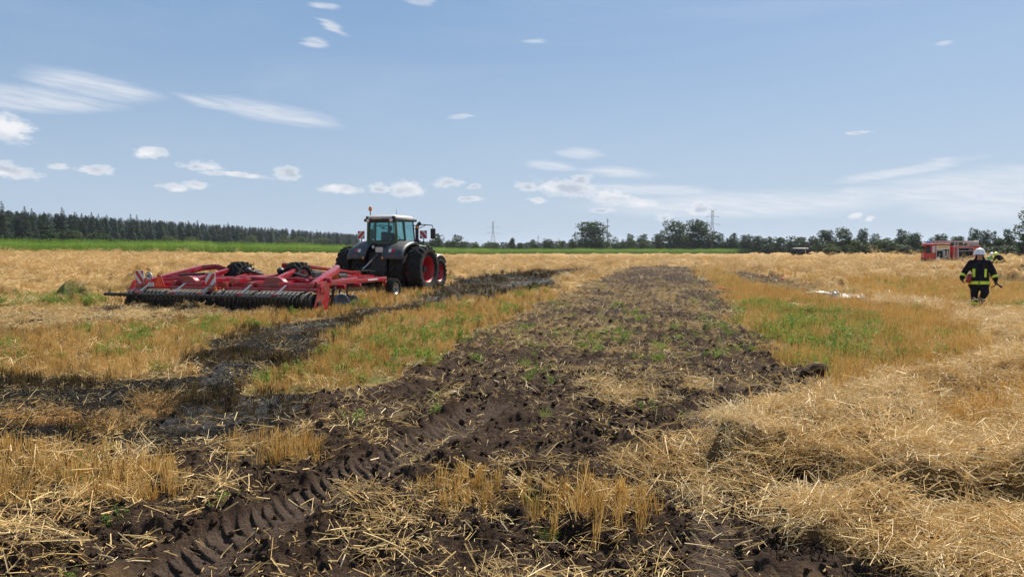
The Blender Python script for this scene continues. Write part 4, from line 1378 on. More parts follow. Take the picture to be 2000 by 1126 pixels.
LORANGE = principled('lamp_orange', (0.62, 0.20, 0.02), 0.25, coat=0.5)
LCLEAR = principled('lamp_clear', (0.70, 0.70, 0.68), 0.15, coat=0.5)
SIGN_RED = principled('sign_red', (0.52, 0.018, 0.020), 0.5, vary=.06)
SIGN_WHITE = principled('sign_white', (0.66, 0.64, 0.62), 0.5, vary=.06, dirt=(.35, .3, .25), dirt_amt=.3)
SIGN_BLACK = principled('sign_black', (0.02, 0.02, 0.02), 0.5)

def glass_mat(name, tint, mixf=0.82):
    m = bpy.data.materials.new(name)
    m.use_nodes = True
    w = NT(m.node_tree); m.node_tree.nodes.clear()
    out = w.n('ShaderNodeOutputMaterial')
    g = w.n('ShaderNodeBsdfGlossy'); g.inputs['Roughness'].default_value = 0.04
    t = w.n('ShaderNodeBsdfTransparent'); t.inputs['Color'].default_value = tint + (1,)
    fr = w.n('ShaderNodeFresnel'); fr.inputs['IOR'].default_value = 1.5
    mx = w.n('ShaderNodeMixShader'); w.l(fr.outputs[0], mx.inputs[0]); w.l(t.outputs[0], mx.inputs[1]); w.l(g.outputs[0], mx.inputs[2])
    w.l(mx.outputs[0], out.inputs[0])
    MATS[name] = m
    return m
GLASS = glass_mat('cab_glass', (0.46, 0.68, 0.68))

def tyre(mb, R0, width, rim_r, lugs=22, lug_h=0.05, n=48):
    hw = width / 2
    rc = R0 - lug_h
    prof = [(-hw * .72, rim_r), (-hw * .93, rim_r + (rc - rim_r) * .28), (-hw, rim_r + (rc - rim_r) * .6), (-hw * .94, rc - .05), (-hw * .78, rc - .008), (0, rc + .008), (hw * .78, rc - .008),
            (hw * .94, rc - .05), (hw, rim_r + (rc - rim_r) * .6), (hw * .93, rim_r + (rc - rim_r) * .28), (hw * .72, rim_r)]
    mb.lathe(prof, (0, 0, 0), 'X', n)
    for i in range(lugs):
        for s in (-1, 1):
            a0 = 2 * math.pi * (i + (0.5 if s > 0 else 0)) / lugs
            da = 2 * math.pi / lugs * 0.95
            wd = 2 * math.pi / lugs * 0.17
            vs, fs = [], []
            st = [(0.02, 0.0, 1.0), (0.45, 0.5, 1.0), (0.92, 0.85, 0.985), (1.0, 0.92, 0.93)]
            for (q, f, rk) in st:
                ang = a0 + da * f
                for r_ in (rc - .06, R0 * rk):
                    for e in (-1, 1):
                        a = ang + e * wd * (1.25 if r_ < R0 * .97 else 0.9)
                        vs.append((s * hw * q, r_ * math.cos(a), r_ * math.sin(a)))
            for k in range(3):
                b = 4 * k
                fs += [(b, b + 4, b + 6, b + 2), (b + 1, b + 3, b + 7, b + 5), (b + 2, b + 6, b + 7, b + 3)]
            fs += [(0, 2, 3, 1), (12, 13, 15, 14)]
            mb.add(vs, fs)
    return mb

def wheel(parent, pos, R0, width, rim_r, side, dish, mats=(RUBBER, RIM_RED), lugs=22, name='wheel', bolts=0):
    """side +1: outer face towards +x; dish: how deep the disc sits behind the outer rim edge"""
    w = empty(name, pos, 0, parent)
    w.rotation_euler = (random.uniform(0, 6), 0, 0)
    mb = MB(); tyre(mb, R0, width, rim_r, lugs); t = mb.build('tyre', mats[0], w, angle=40)
    hw = width / 2 * .75
    mb = MB()
    o = side
    mb.lathe([(o * hw, rim_r + .035), (o * (hw + .015), rim_r + .01), (o * (hw - .03), rim_r - .02), (o * (hw - .10), rim_r - .05), (o * (hw - dish), rim_r - .09), (o * (hw - dish - .02), rim_r * .55),
              (o * (hw - dish + .05), rim_r * .42), (o * (hw - dish + .05), rim_r * .18), (o * (hw - dish + .13), rim_r * .15), (o * (hw - dish + .13), 0)], (0, 0, 0), 'X', 36)
    mb.lathe([(-o * hw, rim_r + .035), (-o * (hw - .05), rim_r - .03), (o * (hw - dish - .03), rim_r - .09)], (0, 0, 0), 'X', 36)
    r_ = mb.build('rim', mats[1], w, angle=35)
    mb = MB()
    for k in range(bolts):
        a = 6.283 * k / bolts
        c = (o * (hw - dish + .05), rim_r * .32 * math.cos(a), rim_r * .32 * math.sin(a))
        mb.cyl(c, (c[0] + o * .035, c[1], c[2]), .022, n=6)
    mb.cyl((o * (hw - dish + .1), 0, 0), (o * (hw - dish + .22), 0, 0), rim_r * .13, rim_r * .10, 14)
    mb.build('hub', STEEL, w)
    return w

def warning_board(name, c, w, h, flip=1, yaw=0.0, parent=None):
    """red and white diagonal stripes, facing -y"""
    root = empty(name, c, yaw, parent)
    mb = MB(); mb.box((0, .012, 0), (w + .02, .02, h + .02), bev=.006); mb.build('plate', SIGN_WHITE, root)
    # diagonal bands clipped to the plate
    def band(k0, k1):
        P = [(-w / 2, -h / 2), (w / 2, -h / 2), (w / 2, h / 2), (-w / 2, h / 2)]
        def f(p): return flip * p[0] / w + p[1] / h
        for sgn, kk in ((1, k0), (-1, k1)):
            out = []
            for i in range(len(P)):
                a, b = P[i], P[(i + 1) % len(P)]
                fa, fb = sgn * (f(a) - kk), sgn * (f(b) - kk)
                if fa >= 0: out.append(a)
                if fa * fb < 0:
                    t = fa / (fa - fb); out.append((a[0] + (b[0] - a[0]) * t, a[1] + (b[1] - a[1]) * t))
            P = out
            if len(P) < 3: return None
        return P
    for k0, k1 in ((-1.1, -.62), (-.22, .22), (.62, 1.1)):
        P = band(k0, k1)
        if P:
            mb = MB(); mb.prism(P, -.0022, .0005, 'XZ'); mb.build('stripe', SIGN_RED, root)
    return root

# ------------------------------------------------------------------ tractor
def build_tractor():
    X0, Y0 = -5.88, 33.8
    T = empty('tractor', (X0, Y0, gt(X0, Y0) - 0.03), R(-20))
    RW = 1.06
    for s in (-1, 1):
        wheel(T, (s * 0.98, 0, RW), RW, .70, .60, s, .22)
        wheel(T, (s * 1.86, 0, RW), RW, .74, .60, s, .40)
        wheel(T, (s * 1.02, 3.05, .80), .80, .60, .44, s, .16, lugs=20)
    mb = MB()
    mb.box((0, .35, 1.05), (.62, 2.3, .75), bev=.06); mb.box((0, 2.4, 1.0), (.56, 2.4, .55), bev=.05); mb.box((0, -.70, 1.25), (.95, .35, 1.1), bev=.05); mb.box((0, .2, .75), (1.1, 1.6, .4), bev=.05)
    mb.cyl((-2.0, 0, RW), (2.0, 0, RW), .16, n=16); mb.cyl((-1.0, 3.05, .80), (1.0, 3.05, .80), .12, n=12)
    mb.box((0, 4.45, .85), (.9, .35, .55), bev=.05)
    mb.build('chassis', BLACK, T, angle=40)
    # bonnet
    mb = MB()
    sec = [(1.35, 1.55, 2.28, .50), (2.0, 1.45, 2.30, .50), (3.4, 1.35, 2.18, .46), (4.2, 1.3, 2.0, .40), (4.42, 1.3, 1.8, .34)]
    vs, fs = [], []
    for (y, z0, z1, w) in sec:
        vs += [(-w, y, z0), (-w, y, z1 - .18), (-w * .72, y, z1 - .04), (0, y, z1), (w * .72, y, z1 - .04), (w, y, z1 - .18), (w, y, z0)]
    for k in range(len(sec) - 1):
        for i in range(6): fs.append((7 * k + i, 7 * k + i + 1, 7 * k + 8 + i, 7 * k + 7 + i))
    fs += [tuple(range(7)), tuple(reversed(range(28, 35)))]
    mb.add(vs, fs); mb.build('bonnet', GREEN, T, angle=35)
    for s in (-1, 1):
        mb = MB(); mb.box((s * .52, 2.55, 1.75), (.03, 1.3, .35)); mb.build('side_grille', BLACK, T)
    # rear fenders: curved cover over the tyre with a broad rounded back panel
    for s in (-1, 1):
        x0, x1 = .42, 1.44
        vs, fs = [], []
        A = [R(a) for a in (160, 154, 148, 141, 134, 126, 117, 107, 96, 84, 70, 56, 42)]   # from the low rear lip over the top to the front
        xs = [x0, x0 + .06, (x0 + x1) / 2, x1 - .10, x1 - .02, x1]
        for th in (0, .035):
            for k, a in enumerate(A):
                rr = 1.30 + .10 * smooth(R(105), R(145), np.array(a))
                for j, xx in enumerate(xs):
                    drop = [0, 0, -.01, .025, .075, .17][j] if th == 0 else [0.03, .03, .02, .055, .10, .19][j]
                    r2 = float(rr) - drop - th * .3
                    vs.append((s * xx, r2 * math.cos(a), RW + r2 * math.sin(a) * 1.0))
        n, m = len(xs), len(A)
        for k in range(m - 1):
            for j in range(n - 1):
                q = (k * n + j, k * n + j + 1, (k + 1) * n + j + 1, (k + 1) * n + j)
                fs.append(q if s > 0 else q[::-1])
        mb = MB(); mb.add(vs[:m * n], fs)
        f = mb.build('fender', GREY, T, angle=50)
        so = f.modifiers.new('thick', 'SOLIDIFY'); so.thickness = .03; so.offset = -1
        # lamp cluster, reflector, outer rim
        def on(a, xx, out=0.0):
            r2 = 1.40 + out
            return (s * xx, r2 * math.cos(R(a)), RW + r2 * math.sin(R(a)))
        cl = empty('tail_lamp', (0, 0, 0), 0, f)
        for (xx, mat, nm) in ((.80, LCLEAR, 'reversing_lens'), (.94, LRED, 'brake_lens')):
            p = on(143, xx, .0)
            mb = MB(); mb.box(p, (.14, .07, .16), (R(-28), 0, 0), bev=.02); mb.build(nm, mat, cl)
        mb = MB(); mb.box(on(158, .50, .0), (.09, .05, .12), bev=.015); mb.build('reflector', LORANGE, f)
        mb = MB(); mb.box(on(154, .95, .0), (.22, .02, .035)); mb.build('red_reflector', LRED, f)
    # front fenders
    for s in (-1, 1):
        vs, fs = [], []
        A = [R(a) for a in range(35, 171, 9)]
        for a in A:
            for xx, dr in ((.74, .05), (.82, 0), (1.2, 0), (1.32, .06)):
                r2 = .93 - dr
                vs.append((s * xx, 3.05 + r2 * math.cos(a), .80 + r2 * math.sin(a)))
        for k in range(len(A) - 1):
            for j in range(3):
                q = (4 * k + j, 4 * k + j + 1, 4 * k + 5 + j, 4 * k + 4 + j); fs.append(q if s < 0 else q[::-1])
        mb = MB(); mb.add(vs, fs); f = mb.build('front_fender', PALE, T, angle=45)
        so = f.modifiers.new('thick', 'SOLIDIFY'); so.thickness = .025
        mb = MB(); mb.beam((s * .35, 3.05, 1.2), (s * .95, 3.05, 1.7), .07, .07); mb.build('fender_bracket', BLACK, T)
    # ---- cab
    yb, yf = -.42, 1.50               # back and front of the cab
    zt, zb = 3.30, 2.22
    wb, wt = .80, .74                 # half widths low and high
    cab = empty('cab', (0, 0, 0), 0, T)
    mb = MB()
    mb.box((0, .55, 1.82), (1.30, 1.9, .80), bev=.08)
    mb.build('cab_base', BLACK, cab)
    mb = MB()
    mb.box((0, yb + .02, 2.28), (1.52, .10, .14), bev=.02)
    for s in (-1, 1):
        mb.beam((s * (wb - .04), yb, 2.22), (s * (wt - .04), yb - .02, zt), .13, .12, bev=.02)        # rear posts
        mb.beam((s * (wb + .02), .28, 2.22), (s * (wt + .01), .22, zt), .10, .10, bev=.02)
        mb.box((s * .80, .53, 2.26), (.07, 1.8, .14), bev=.02)
        mb.prism([(s * .80, 2.22), (s * .80, 2.62), (s * .66, 2.50), (s * .50, 2.32), (s * .44, 2.22)], yb - .045, yb + .05, 'XZ')   # cut corners of the window
    mb.build('cab_frame', GREEN, cab)
    mb = MB()
    for s in (-1, 1):
        mb.beam((s * .74, yf - .10, 2.15), (s * .66, yf - .16, zt), .06, .06)
        mb.beam((s * .78, -.34, 2.3), (s * .80, yf - .12, 2.28), .05, .06)
    mb.box((0, yb - .04, zt - .05), (1.36, .05, .10)); mb.box((0, yf - .12, 2.2), (1.4, .06, .08))
    mb.beam((-.56, yb - .05, 2.36), (.56, yb - .05, 2.36), .03, .04)
    for s in (-1, 1):
        mb.beam((s * .66, yb - .06, 2.55), (s * .62, yb - .07, zt - .05), .035, .03); mb.beam((s * .56, yb - .05, 2.36), (s * .66, yb - .06, 2.55), .03, .035)
    mb.build('window_seal', BLACK, cab)
    mb = MB(); mb.prism([(-.52, 2.36), (.52, 2.36), (.655, 2.53), (.61, zt - .08), (-.61, zt - .08), (-.655, 2.53)], yb - .075, yb - .069, 'XZ'); mb.build('rear_window', GLASS, cab)
    for s in (-1, 1):
        mb = MB(); mb.add([(s * .775, -.33, 2.34), (s * .765, .20, 2.34), (s * .735, .17, zt), (s * .715, -.36, zt)], [(0, 1, 2, 3)]); mb.build('quarter_window', GLASS, cab)
        mb = MB(); mb.add([(s * .78, .34, 2.05), (s * .745, yf - .13, 2.25), (s * .675, yf - .18, zt), (s * .735, .28, zt)], [(0, 1, 2, 3)]); mb.build('door_window', GLASS, cab)
    mb = MB(); mb.add([(-.68, yf - .08, 2.2), (.68, yf - .08, 2.2), (.62, yf - .14, zt), (-.62, yf - .14, zt)], [(0, 1, 2, 3)]); mb.build('windscreen', GLASS, cab)
    # roof
    mb = MB()
    mb.box((0, .52, zt + .05), (1.56, 2.06, .12), bev=.04); mb.build('roof_edge', BLACK, cab)
    vs, fs = [], []
    ring = [(-.55, -.72), (.55, -.72), (.76, -.5), (.78, 1.05), (.62, 1.52), (-.62, 1.52), (-.78, 1.05), (-.76, -.5)]
    for (k, z) in ((1.0, zt + .08), (1.0, zt + .17), (.92, zt + .24), (.70, zt + .27)):
        vs += [(x * k, .4 + (y - .4) * k * (1 if k == 1 else .96), z) for x, y in ring]
    for q in range(3):
        for i in range(8): fs.append((8 * q + i, 8 * q + (i + 1) % 8, 8 * q + 8 + (i + 1) % 8, 8 * q + 8 + i))
    fs.append(tuple(range(24, 32)))
    mb = MB(); mb.add(vs, fs); roof = mb.build('roof', PALE, cab, angle=40)
    mb = MB(); mb.box((0, -.58, zt + .10), (1.52, .10, .20), bev=.03); mb.build('rear_visor', BLACK, roof)
    mb = MB(); mb.box((-.14, -.655, zt + .10), (.66, .03, .17), bev=.01); mb.build('plate_holder', BLACK, roof)
    mb = MB(); mb.box((-.14, -.675, zt + .105), (.52, .012, .11)); mb.build('number_plate', principled('plate_tan', (.38, .30, .22), .5, vary=.35, vscale=30), roof)
    for s in (-1, 1):
        mb = MB(); mb.cyl((s * .60, -.63, zt + .02), (s * .60, -.70, zt), .075, .07, 14); mb.build('work_lamp', LCLEAR, roof)
    mb = MB(); mb.box((-.86, -.45, zt + .02), (.14, .12, .14), bev=.03); mb.build('side_lamp', BLACK, roof)
    # beacon
    mb = MB(); mb.cyl((-.70, -.30, zt + .15), (-.70, -.30, zt + .48), .02, n=8); bc = mb.build('beacon_pole', BLACK, roof)
    mb = MB(); mb.lathe([(zt + .46, .055), (zt + .48, .085), (zt + .60, .08), (zt + .66, .06), (zt + .68, 0)], (-.70, -.30, 0), 'Z', 14); mb.build('beacon', LORANGE, bc, True)
    mb = MB(); mb.cyl((.30, .4, zt + .2), (.30, .36, zt + .58), .012, .006, 6); mb.build('aerial', BLACK, roof)
    # seat, wheel, console
    mb = MB(); mb.box((.02, .12, 2.10), (.52, .5, .14), bev=.05); mb.box((.02, -.12, 2.48), (.50, .13, .62), (R(-6), 0, 0), bev=.05); mb.box((.36, .25, 2.25), (.12, .45, .10), bev=.03); mb.build('seat', BLACK, cab)
    mb = MB(); mb.lathe([(-.015, .19), (0, .205), (.015, .19), (0, .175)], (0, 0, 0), 'Z', 20, True)
    mb.v = [Matrix.Rotation(R(-35), 4, 'X') @ v + Vector((0, .88, 2.52)) for v in mb.v]; mb.beam((0, .95, 2.45), (0, 1.25, 2.0), .07, .1); mb.box((0, 1.25, 2.3), (.5, .25, .3), bev=.05); mb.build('steering_wheel', BLACK, cab)
    # exhaust and intake on the right
    mb = MB(); mb.tube([(.68, 1.72, 1.7), (.68, 1.72, 2.45)], .12, 14); mb.tube([(.68, 1.72, 2.45), (.68, 1.72, 3.02), (.72, 1.76, 3.16), (.80, 1.84, 3.27)], [.085, .085, .08, .085], 12); mb.build('exhaust', BLACK, T, angle=40)
    # mirrors
    for s in (-1, 1):
        mb = MB(); mb.tube([(s * .70, 1.32, 3.10), (s * 1.15, 1.45, 3.16), (s * 1.62, 1.5, 3.12), (s * 1.66, 1.5, 2.98)], .022, 6); mb.tube([(s * .70, 1.32, 2.95), (s * 1.0, 1.42, 3.0), (s * 1.3, 1.47, 3.14)], .018, 6)
        arm = mb.build('mirror_arm', BLACK, cab)
        mb = MB(); mb.box((s * 1.66, 1.5, 2.72), (.24, .12, .50), bev=.04); mr = mb.build('mirror', BLACK, arm)
        mb = MB(); mb.box((s * 1.66, 1.436, 2.72), (.19, .006, .42)); mb.build('mirror_glass', STEEL, mr)
        mb = MB(); mb.box((s * .92, 1.25, 3.02), (.12, .10, .10), bev=.02); mb.build('indicator', LORANGE if s > 0 else BLACK, cab)
    # steps and battery box on the right, handrail
    mb = MB(); mb.box((.72, 1.55, 1.25), (.35, .8, .6), bev=.05); mb.box((-.72, 1.5, 1.25), (.35, .9, .6), bev=.05); mb.build('tank', BLACK, T)
    # warning boards beside the cab
    for s in (-1, 1):
        b = warning_board('warning_board', (s * 1.62, .35 if s < 0 else .55, 2.66), .36, .36, flip=s, parent=T)
        mb = MB(); mb.beam((0, .04, -.5), (0, .04, .1), .035, .035); mb.beam((0, .04, -.4), (-s * .7, .04, -.45), .035, .035); mb.build('bracket', BLACK, b)
    # rear hitch: lower links, top link, drawbar, hoses
    mb = MB()
    for s in (-1, 1): mb.beam((s * .38, -.6, .95), (s * .45, -1.35, .55), .07, .11); mb.beam((s * .42, -.8, 1.55), (s * .44, -1.15, .68), .05, .05)
    mb.beam((0, -.4, .55), (0, -1.25, .50), .18, .10); mb.build('hitch', STEEL, T)
    mb = MB(); mb.beam((-.02, -.85, 1.75), (-.42, -1.25, 1.18), .06, .06); mb.cyl((-.42, -1.25, 1.18), (-.52, -1.34, 1.05), .05, n=8); mb.build('top_link', SILVER, T)
    mb = MB(); mb.box((-.18, -.93, 2.08), (.12, .06, .14), bev=.01); mb.box((.15, -.95, 1.95), (.40, .06, .25), bev=.02); mb.build('socket', SILVER, T)
    for k in range(4):
        mb = MB(); mb.tube([(.1 * k - .1, -.95, 1.9), (.1 * k - .12, -1.15, 1.3), (.08 * k - .1, -1.35, .9), (-.2 + .05 * k, -1.6, .85)], .018, 6); mb.build('hose', BLACK, T)
    tag(T, 'large dark green tractor with red rims and twin rear tyres pulling a red disc harrow', 'tractor')
    return T

TRACTOR = build_tractor()

# ------------------------------------------------------------------ disc harrow
def build_harrow():
    RX, RY = -6.15, 21.65                       # right rear corner on the ground
    HD = R(18)
    W = 7.3
    f = Vector((math.sin(HD), math.cos(HD))); r = Vector((math.cos(HD), -math.sin(HD)))
    C = Vector((RX, RY)) - r * (W / 2)
    H = empty('disc_harrow', (C.x, C.y, gt(C.x, C.y) - .02), -HD)
    hw = W / 2
    # ---- packer rings on a shaft
    ring = MB()
    for k in (-1, 1):
        ring.lathe([(k * .028 - .013, .28), (k * .028, .305), (k * .028 + .013, .28), (k * .028 + .008, .22), (k * .028 - .008, .22)], (0, 0, 0), 'X', 24, True)
    ring.lathe([(-.05, .21), (.05, .21), (.05, .19), (-.05, .19)], (0, 0, 0), 'X', 24, True)
    for k in range(6):
        a = 6.283 * k / 6; ring.beam((0, .06 * math.cos(a), .06 * math.sin(a)), (0, .21 * math.cos(a), .21 * math.sin(a)), .03, .03)
    first = None
    n = 46
    for i in range(n):
        x = -hw + .12 + (W - .24) * i / (n - 1)
        if first is None:
            o = ring.build('packer_ring', RING, H, angle=40); first = o
        else:
            o = bpy.data.objects.new('packer_ring', first.data); o.parent = H; COL.objects.link(o)
        o.location = (x, .45, .31); o.rotation_euler = (random.uniform(0, 6), 0, 0)
    mb = MB(); mb.cyl((-hw, .45, .31), (-.1, .45, .31), .065, n=12); mb.cyl((.1, .45, .31), (hw, .45, .31), .065, n=12); mb.build('packer_shaft', STEEL, H)
    # scraper segments: curved steel straps over the rings, sunlit on top
    st = MB()
    pts = []
    for k in range(6):
        a = R(150 - 22 * k); pts.append((0, -.36 * math.cos(a) * -1, .36 * math.sin(a)))
    vs, fs = [], []
    for (x, y, z) in pts: vs += [(-.035, y, z), (.035, y, z), (-.035, y, z + .014), (.035, y, z + .014)]
    for k in range(5):
        b = 4 * k; fs += [(b + 2, b + 3, b + 7, b + 6), (b, b + 4, b + 5, b + 1), (b, b + 2, b + 6, b + 4), (b + 1, b + 5, b + 7, b + 3)]
    fs += [(0, 1, 3, 2), (20, 22, 23, 21)]
    st.add(vs, fs)
    fst = None
    for i in range(0, n - 1):
        x = -hw + .12 + (W - .24) * (i + .5) / (n - 1)
        if i % 11 == 10: continue
        if fst is None:
            o = st.build('scraper', principled('worn_strap', (.42, .37, .30), .45, .2, vary=.3, dirt=(.14, .1, .07), dirt_amt=.6, dscale=9), H); fst = o
        else:
            o = bpy.data.objects.new('scraper', fst.data); o.parent = H; COL.objects.link(o)
        o.location = (x, .45, .30); o.rotation_euler = (0, 0, R(-24))
    # ---- trailing tine bar
    mb = MB(); mb.cyl((-hw - .42, -.22, .50), (hw - .55, -.22, .50), .052, n=12); bar = mb.build('tine_bar', STEEL, H, angle=40)
    tine = MB(); tine.tube([(0, 0, .0), (0, -.05, -.06), (0, .01, -.13), (0, -.05, -.30), (0, -.18, -.47)], .007, 5)
    ft = None
    nt = 54
    for i in range(nt):
        x = -hw - .38 + (W - .2) * i / (nt - 1)
        if ft is None:
            o = tine.build('tine', STEEL, bar); ft = o
        else:
            o = bpy.data.objects.new('tine', ft.data); o.parent = bar; COL.objects.link(o)
        o.location = (x, -.22, .48); o.rotation_euler = (random.gauss(0, .05), random.gauss(0, .04), 0)
    cl = MB(); cl.box((0, 0, 0), (.05, .13, .125), bev=.012); cl.cyl((0, 0, .06), (0, 0, .085), .014, n=6)
    fc = None
    for i in range(34):
        if fc is None:
            o = cl.build('tine_clamp', STEEL, bar); fc = o
        else:
            o = bpy.data.objects.new('tine_clamp', fc.data); o.parent = bar; COL.objects.link(o)
        o.location = (-hw + .25 + (W - 1.0) * i / 33, -.22, .50)
    for x in (-2.75, -1.35, -.25, 1.25, 2.55):
        mb = MB(); mb.beam((x, .42, .86), (x, -.20, .54), .075, .022); mb.build('bar_arm', SILVER, H)
        mb = MB(); mb.box((x, -.16, .57), (.16, .12, .10), bev=.02); mb.cyl((x - .1, -.16, .6), (x + .1, -.16, .6), .03, n=8); mb.build('arm_bracket', RED, H)
    # dark rubber skirt of soil between rings and ground
    # ---- discs, two staggered rows on sprung arms
    dm = MB()
    nn = 20
    prof_r = [.27 - (.028 if k % 2 else 0) for k in range(nn * 2)]
    vs = [(-.045, 0, 0)]; fs = []
    for (q, xx) in ((.35, -.038), (.7, -.02), (1.0, .0)):
        for k in range(nn * 2):
            a = 6.283 * k / (nn * 2); rr = (prof_r[k] if q == 1.0 else .27) * q
            vs.append((xx, rr * math.cos(a), rr * math.sin(a)))
    m2 = nn * 2
    for k in range(m2):
        fs.append((0, 1 + k, 1 + (k + 1) % m2))
        for q in range(2): fs.append((1 + q * m2 + k, 1 + (q + 1) * m2 + k, 1 + (q + 1) * m2 + (k + 1) % m2, 1 + q * m2 + (k + 1) % m2))
    dm.add(vs, fs)
    am = MB(); am.tube([(0, .05, .62), (0, -.16, .55), (-.02, -.24, .32), (-.06, -.10, .10), (-.07, 0, .0)], .03, 8); am.cyl((-.10, 0, 0), (-.02, 0, 0), .07, n=12)
    DISC = principled('disc_steel', (.07, .075, .085), .35, .6, vary=.3, dirt=(.10, .07, .05), dirt_amt=.5, dscale=4)
    fd = None
    for row, (yy, sgn) in enumerate(((2.15, 1), (3.15, -1))):
        for i in range(24):
            x = -hw + .18 + (W - .36) * (i + .5 * row) / 24
            if fd is None:
                o = dm.build('disc', DISC, H, angle=50); so = o.modifiers.new('thick', 'SOLIDIFY'); so.thickness = .008; fd = o
                a_ = am.build('disc_arm', STEEL, o, angle=50); fa = a_
            else:
                o = fd.copy(); o.parent = H; COL.objects.link(o); a2 = fa.copy(); a2.parent = o; COL.objects.link(a2)
            o.location = (x, yy, .17); o.rotation_euler = (0, R(8) * sgn, R(17) * sgn)
    big = fd.copy(); big.parent = H; COL.objects.link(big); big.location = (hw + .02, 1.85, .24); big.rotation_euler = (0, R(-10), R(-22)); big.scale = (1.2, 1.2, 1.2)
    # ---- frame beams
    def red(name, segs, **k):
        mb = MB()
        for (p0, p1, w, h) in segs: mb.beam(p0, p1, w, h, bev=.012)
        return mb.build(name, RED, H, angle=40)
    for s in (-1, 1):
        x0, x1 = (-hw + .1, -.12) if s < 0 else (.12, hw - .1)
        red('rear_beam', [((x0, .95, .80), (x1, .95, .80), .16, .20)])
        red('upper_beam', [((x0 + .1, 1.55, .98), (x1 - .1, 1.55, .98), .14, .16)])
        red('wing_plate', [((x0 + .05, 1.25, .86), (x1 - .05, 1.25, .86), .30, .05)])
        red('packer_beam', [((x0, .62, .70), (x1, .62, .70), .10, .12)])
        red('disc_beam', [((x0, 2.25, .74), (x1, 2.25, .74), .13, .13)])
        red('disc_beam', [((x0, 3.25, .74), (x1, 3.25, .74), .13, .13)])
        for x in (s * 3.25, s * 2.1, s * .95):
            red('length_beam', [((x, .70, .84), (x, 3.45, .92), .15, .18)])
        # raised folding arms, bent in the middle
        red('folding_arm', [((s * 3.28, .85, .86), (s * 2.85, 2.9, 1.30), .20, .20), ((s * 2.85, 2.9, 1.30), (s * 2.55, 3.3, 1.33), .20, .20), ((s * 2.55, 3.3, 1.33), (s * 1.9, 4.35, .86), .20, .20)])
        red('folding_arm', [((s * 1.55, .95, .90), (s * 1.35, 2.75, 1.27), .13, .15), ((s * 1.35, 2.75, 1.27), (s * 1.1, 4.3, .92), .13, .15)])
        red('brace', [((s * 2.95, 1.0, .95), (s * 1.0, 3.4, 1.0), .09, .10)])
        red('brace', [((s * .35, .95, .88), (s * .75, 3.1, 1.12), .10, .12)])
        mb = MB(); mb.cyl((s * 2.6, 1.5, 1.08), (s * .9, 2.9, 1.18), .05, n=10); mb.build('hydraulic_cylinder', BLACK, H)
        mb = MB(); mb.cyl((s * .9, 2.9, 1.18), (s * .5, 3.25, 1.2), .028, n=8); mb.build('piston_rod', CHROME, H)
        # curved guard plates over the packer
        P = [(-.42, 0), (.42, 0), (.40, .10), (.30, .19), (.15, .245), (-.05, .25), (-.25, .20), (-.38, .10)]
        for xc in (s * 1.75,):
            mb = MB(); mb.prism([(xc + a, .84 + b) for a, b in P], .88, .96 + .12, 'XZ'); mb.build('guard_plate', RED, H)
        # end plate with notch
        S = [(-.10, .16), (.10, .04), (.22, .04), (.26, .20), (.36, .27), (.47, .20), (.50, .06), (.62, .05), (.78, .45), (.80, .80), (.62, 1.00), (.30, .92), (.12, .62)]
        x = s * (hw + .035)
        mb = MB(); mb.prism([(a + .28, b) for a, b in S], x - .012, x + .012, 'YZ'); mb.prism([(a + .45, b + .1) for a, b in ((.1, .55), (.35, .55), (.3, .8), (.12, .72))], x + s * .012, x + s * .035, 'YZ'); mb.build('end_plate', RED, H)
        mb = MB(); mb.cyl((x, .45, .31), (x + s * .06, .45, .31), .075, n=12); mb.build('bearing', STEEL, H)
    red('centre_beam', [((-.35, .6, .95), (-.35, 6.0, .95), .16, .20), ((.35, .6, .95), (.35, 6.0, .95), .16, .20), ((-.5, 4.3, .90), (.5, 4.3, .90), .16, .18), ((-2.2, 4.35, .84), (2.2, 4.35, .84), .16, .18), ((-1.9, 2.75, .98), (1.9, 2.75, .98), .14, .14)])
    # ---- raised transport wheels
    for s in (-1, 1):
        w = wheel(H, (s * 1.22, 3.0, .94), .60, .54, .32, s, .14, mats=(RUBBER, SILVER), lugs=18, name='transport_wheel')
        mb = MB(); mb.beam((s * .80, 4.2, .95), (s * .86, 3.0, .94), .10, .16, bev=.02); mb.cyl((s * .84, 3.0, .94), (s * 1.3, 3.0, .94), .06, n=10); mb.build('wheel_arm', RED, H)
        mb = MB(); mb.ball((s * .68, 2.75, 1.22), (.13, .16, .13), 12, 8); mb.cyl((s * .68, 2.85, 1.2), (s * .72, 3.6, 1.05), .05, n=8); mb.build('accumulator', BLACK, H, True)
    # ---- front: depth wheels on the outer corners, side rails, drawbar to the tractor
    for s in (-1, 1):
        xw = s * 2.72
        red('side_rail', [((xw - s * .28, 3.3, .80), (xw - s * .28, 7.15, .80), .12, .17), ((s * 1.9, 4.35, .86), (xw - s * .28, 5.2, .82), .12, .14)])
        red('front_cross_beam', [((s * .3, 5.9, .86), (xw - s * .28, 6.2, .82), .12, .14)])
        wheel(H, (xw, 7.25, .41), .41, .34, .21, s, .06, mats=(RUBBER, SILVER), lugs=18, name='depth_wheel', bolts=6)
        mb = MB(); mb.beam((xw - s * .28, 6.9, .78), (xw - s * .28, 7.25, .41), .08, .10); mb.cyl((xw - s * .30, 7.25, .41), (xw, 7.25, .41), .04, n=8); mb.build('wheel_fork', RED, H)
        mb = MB(); mb.box((xw - s * .28 + s * .064, 6.0, .81), (.008, .75, .05)); mb.build('rail_decal', SIGN_WHITE, H)
    hx, hy = -5.95, 32.25                        # eye of the tractor drawbar, world
    q = Vector((hx, hy)) - C
    ex, ey = q.dot(r), q.dot(f)
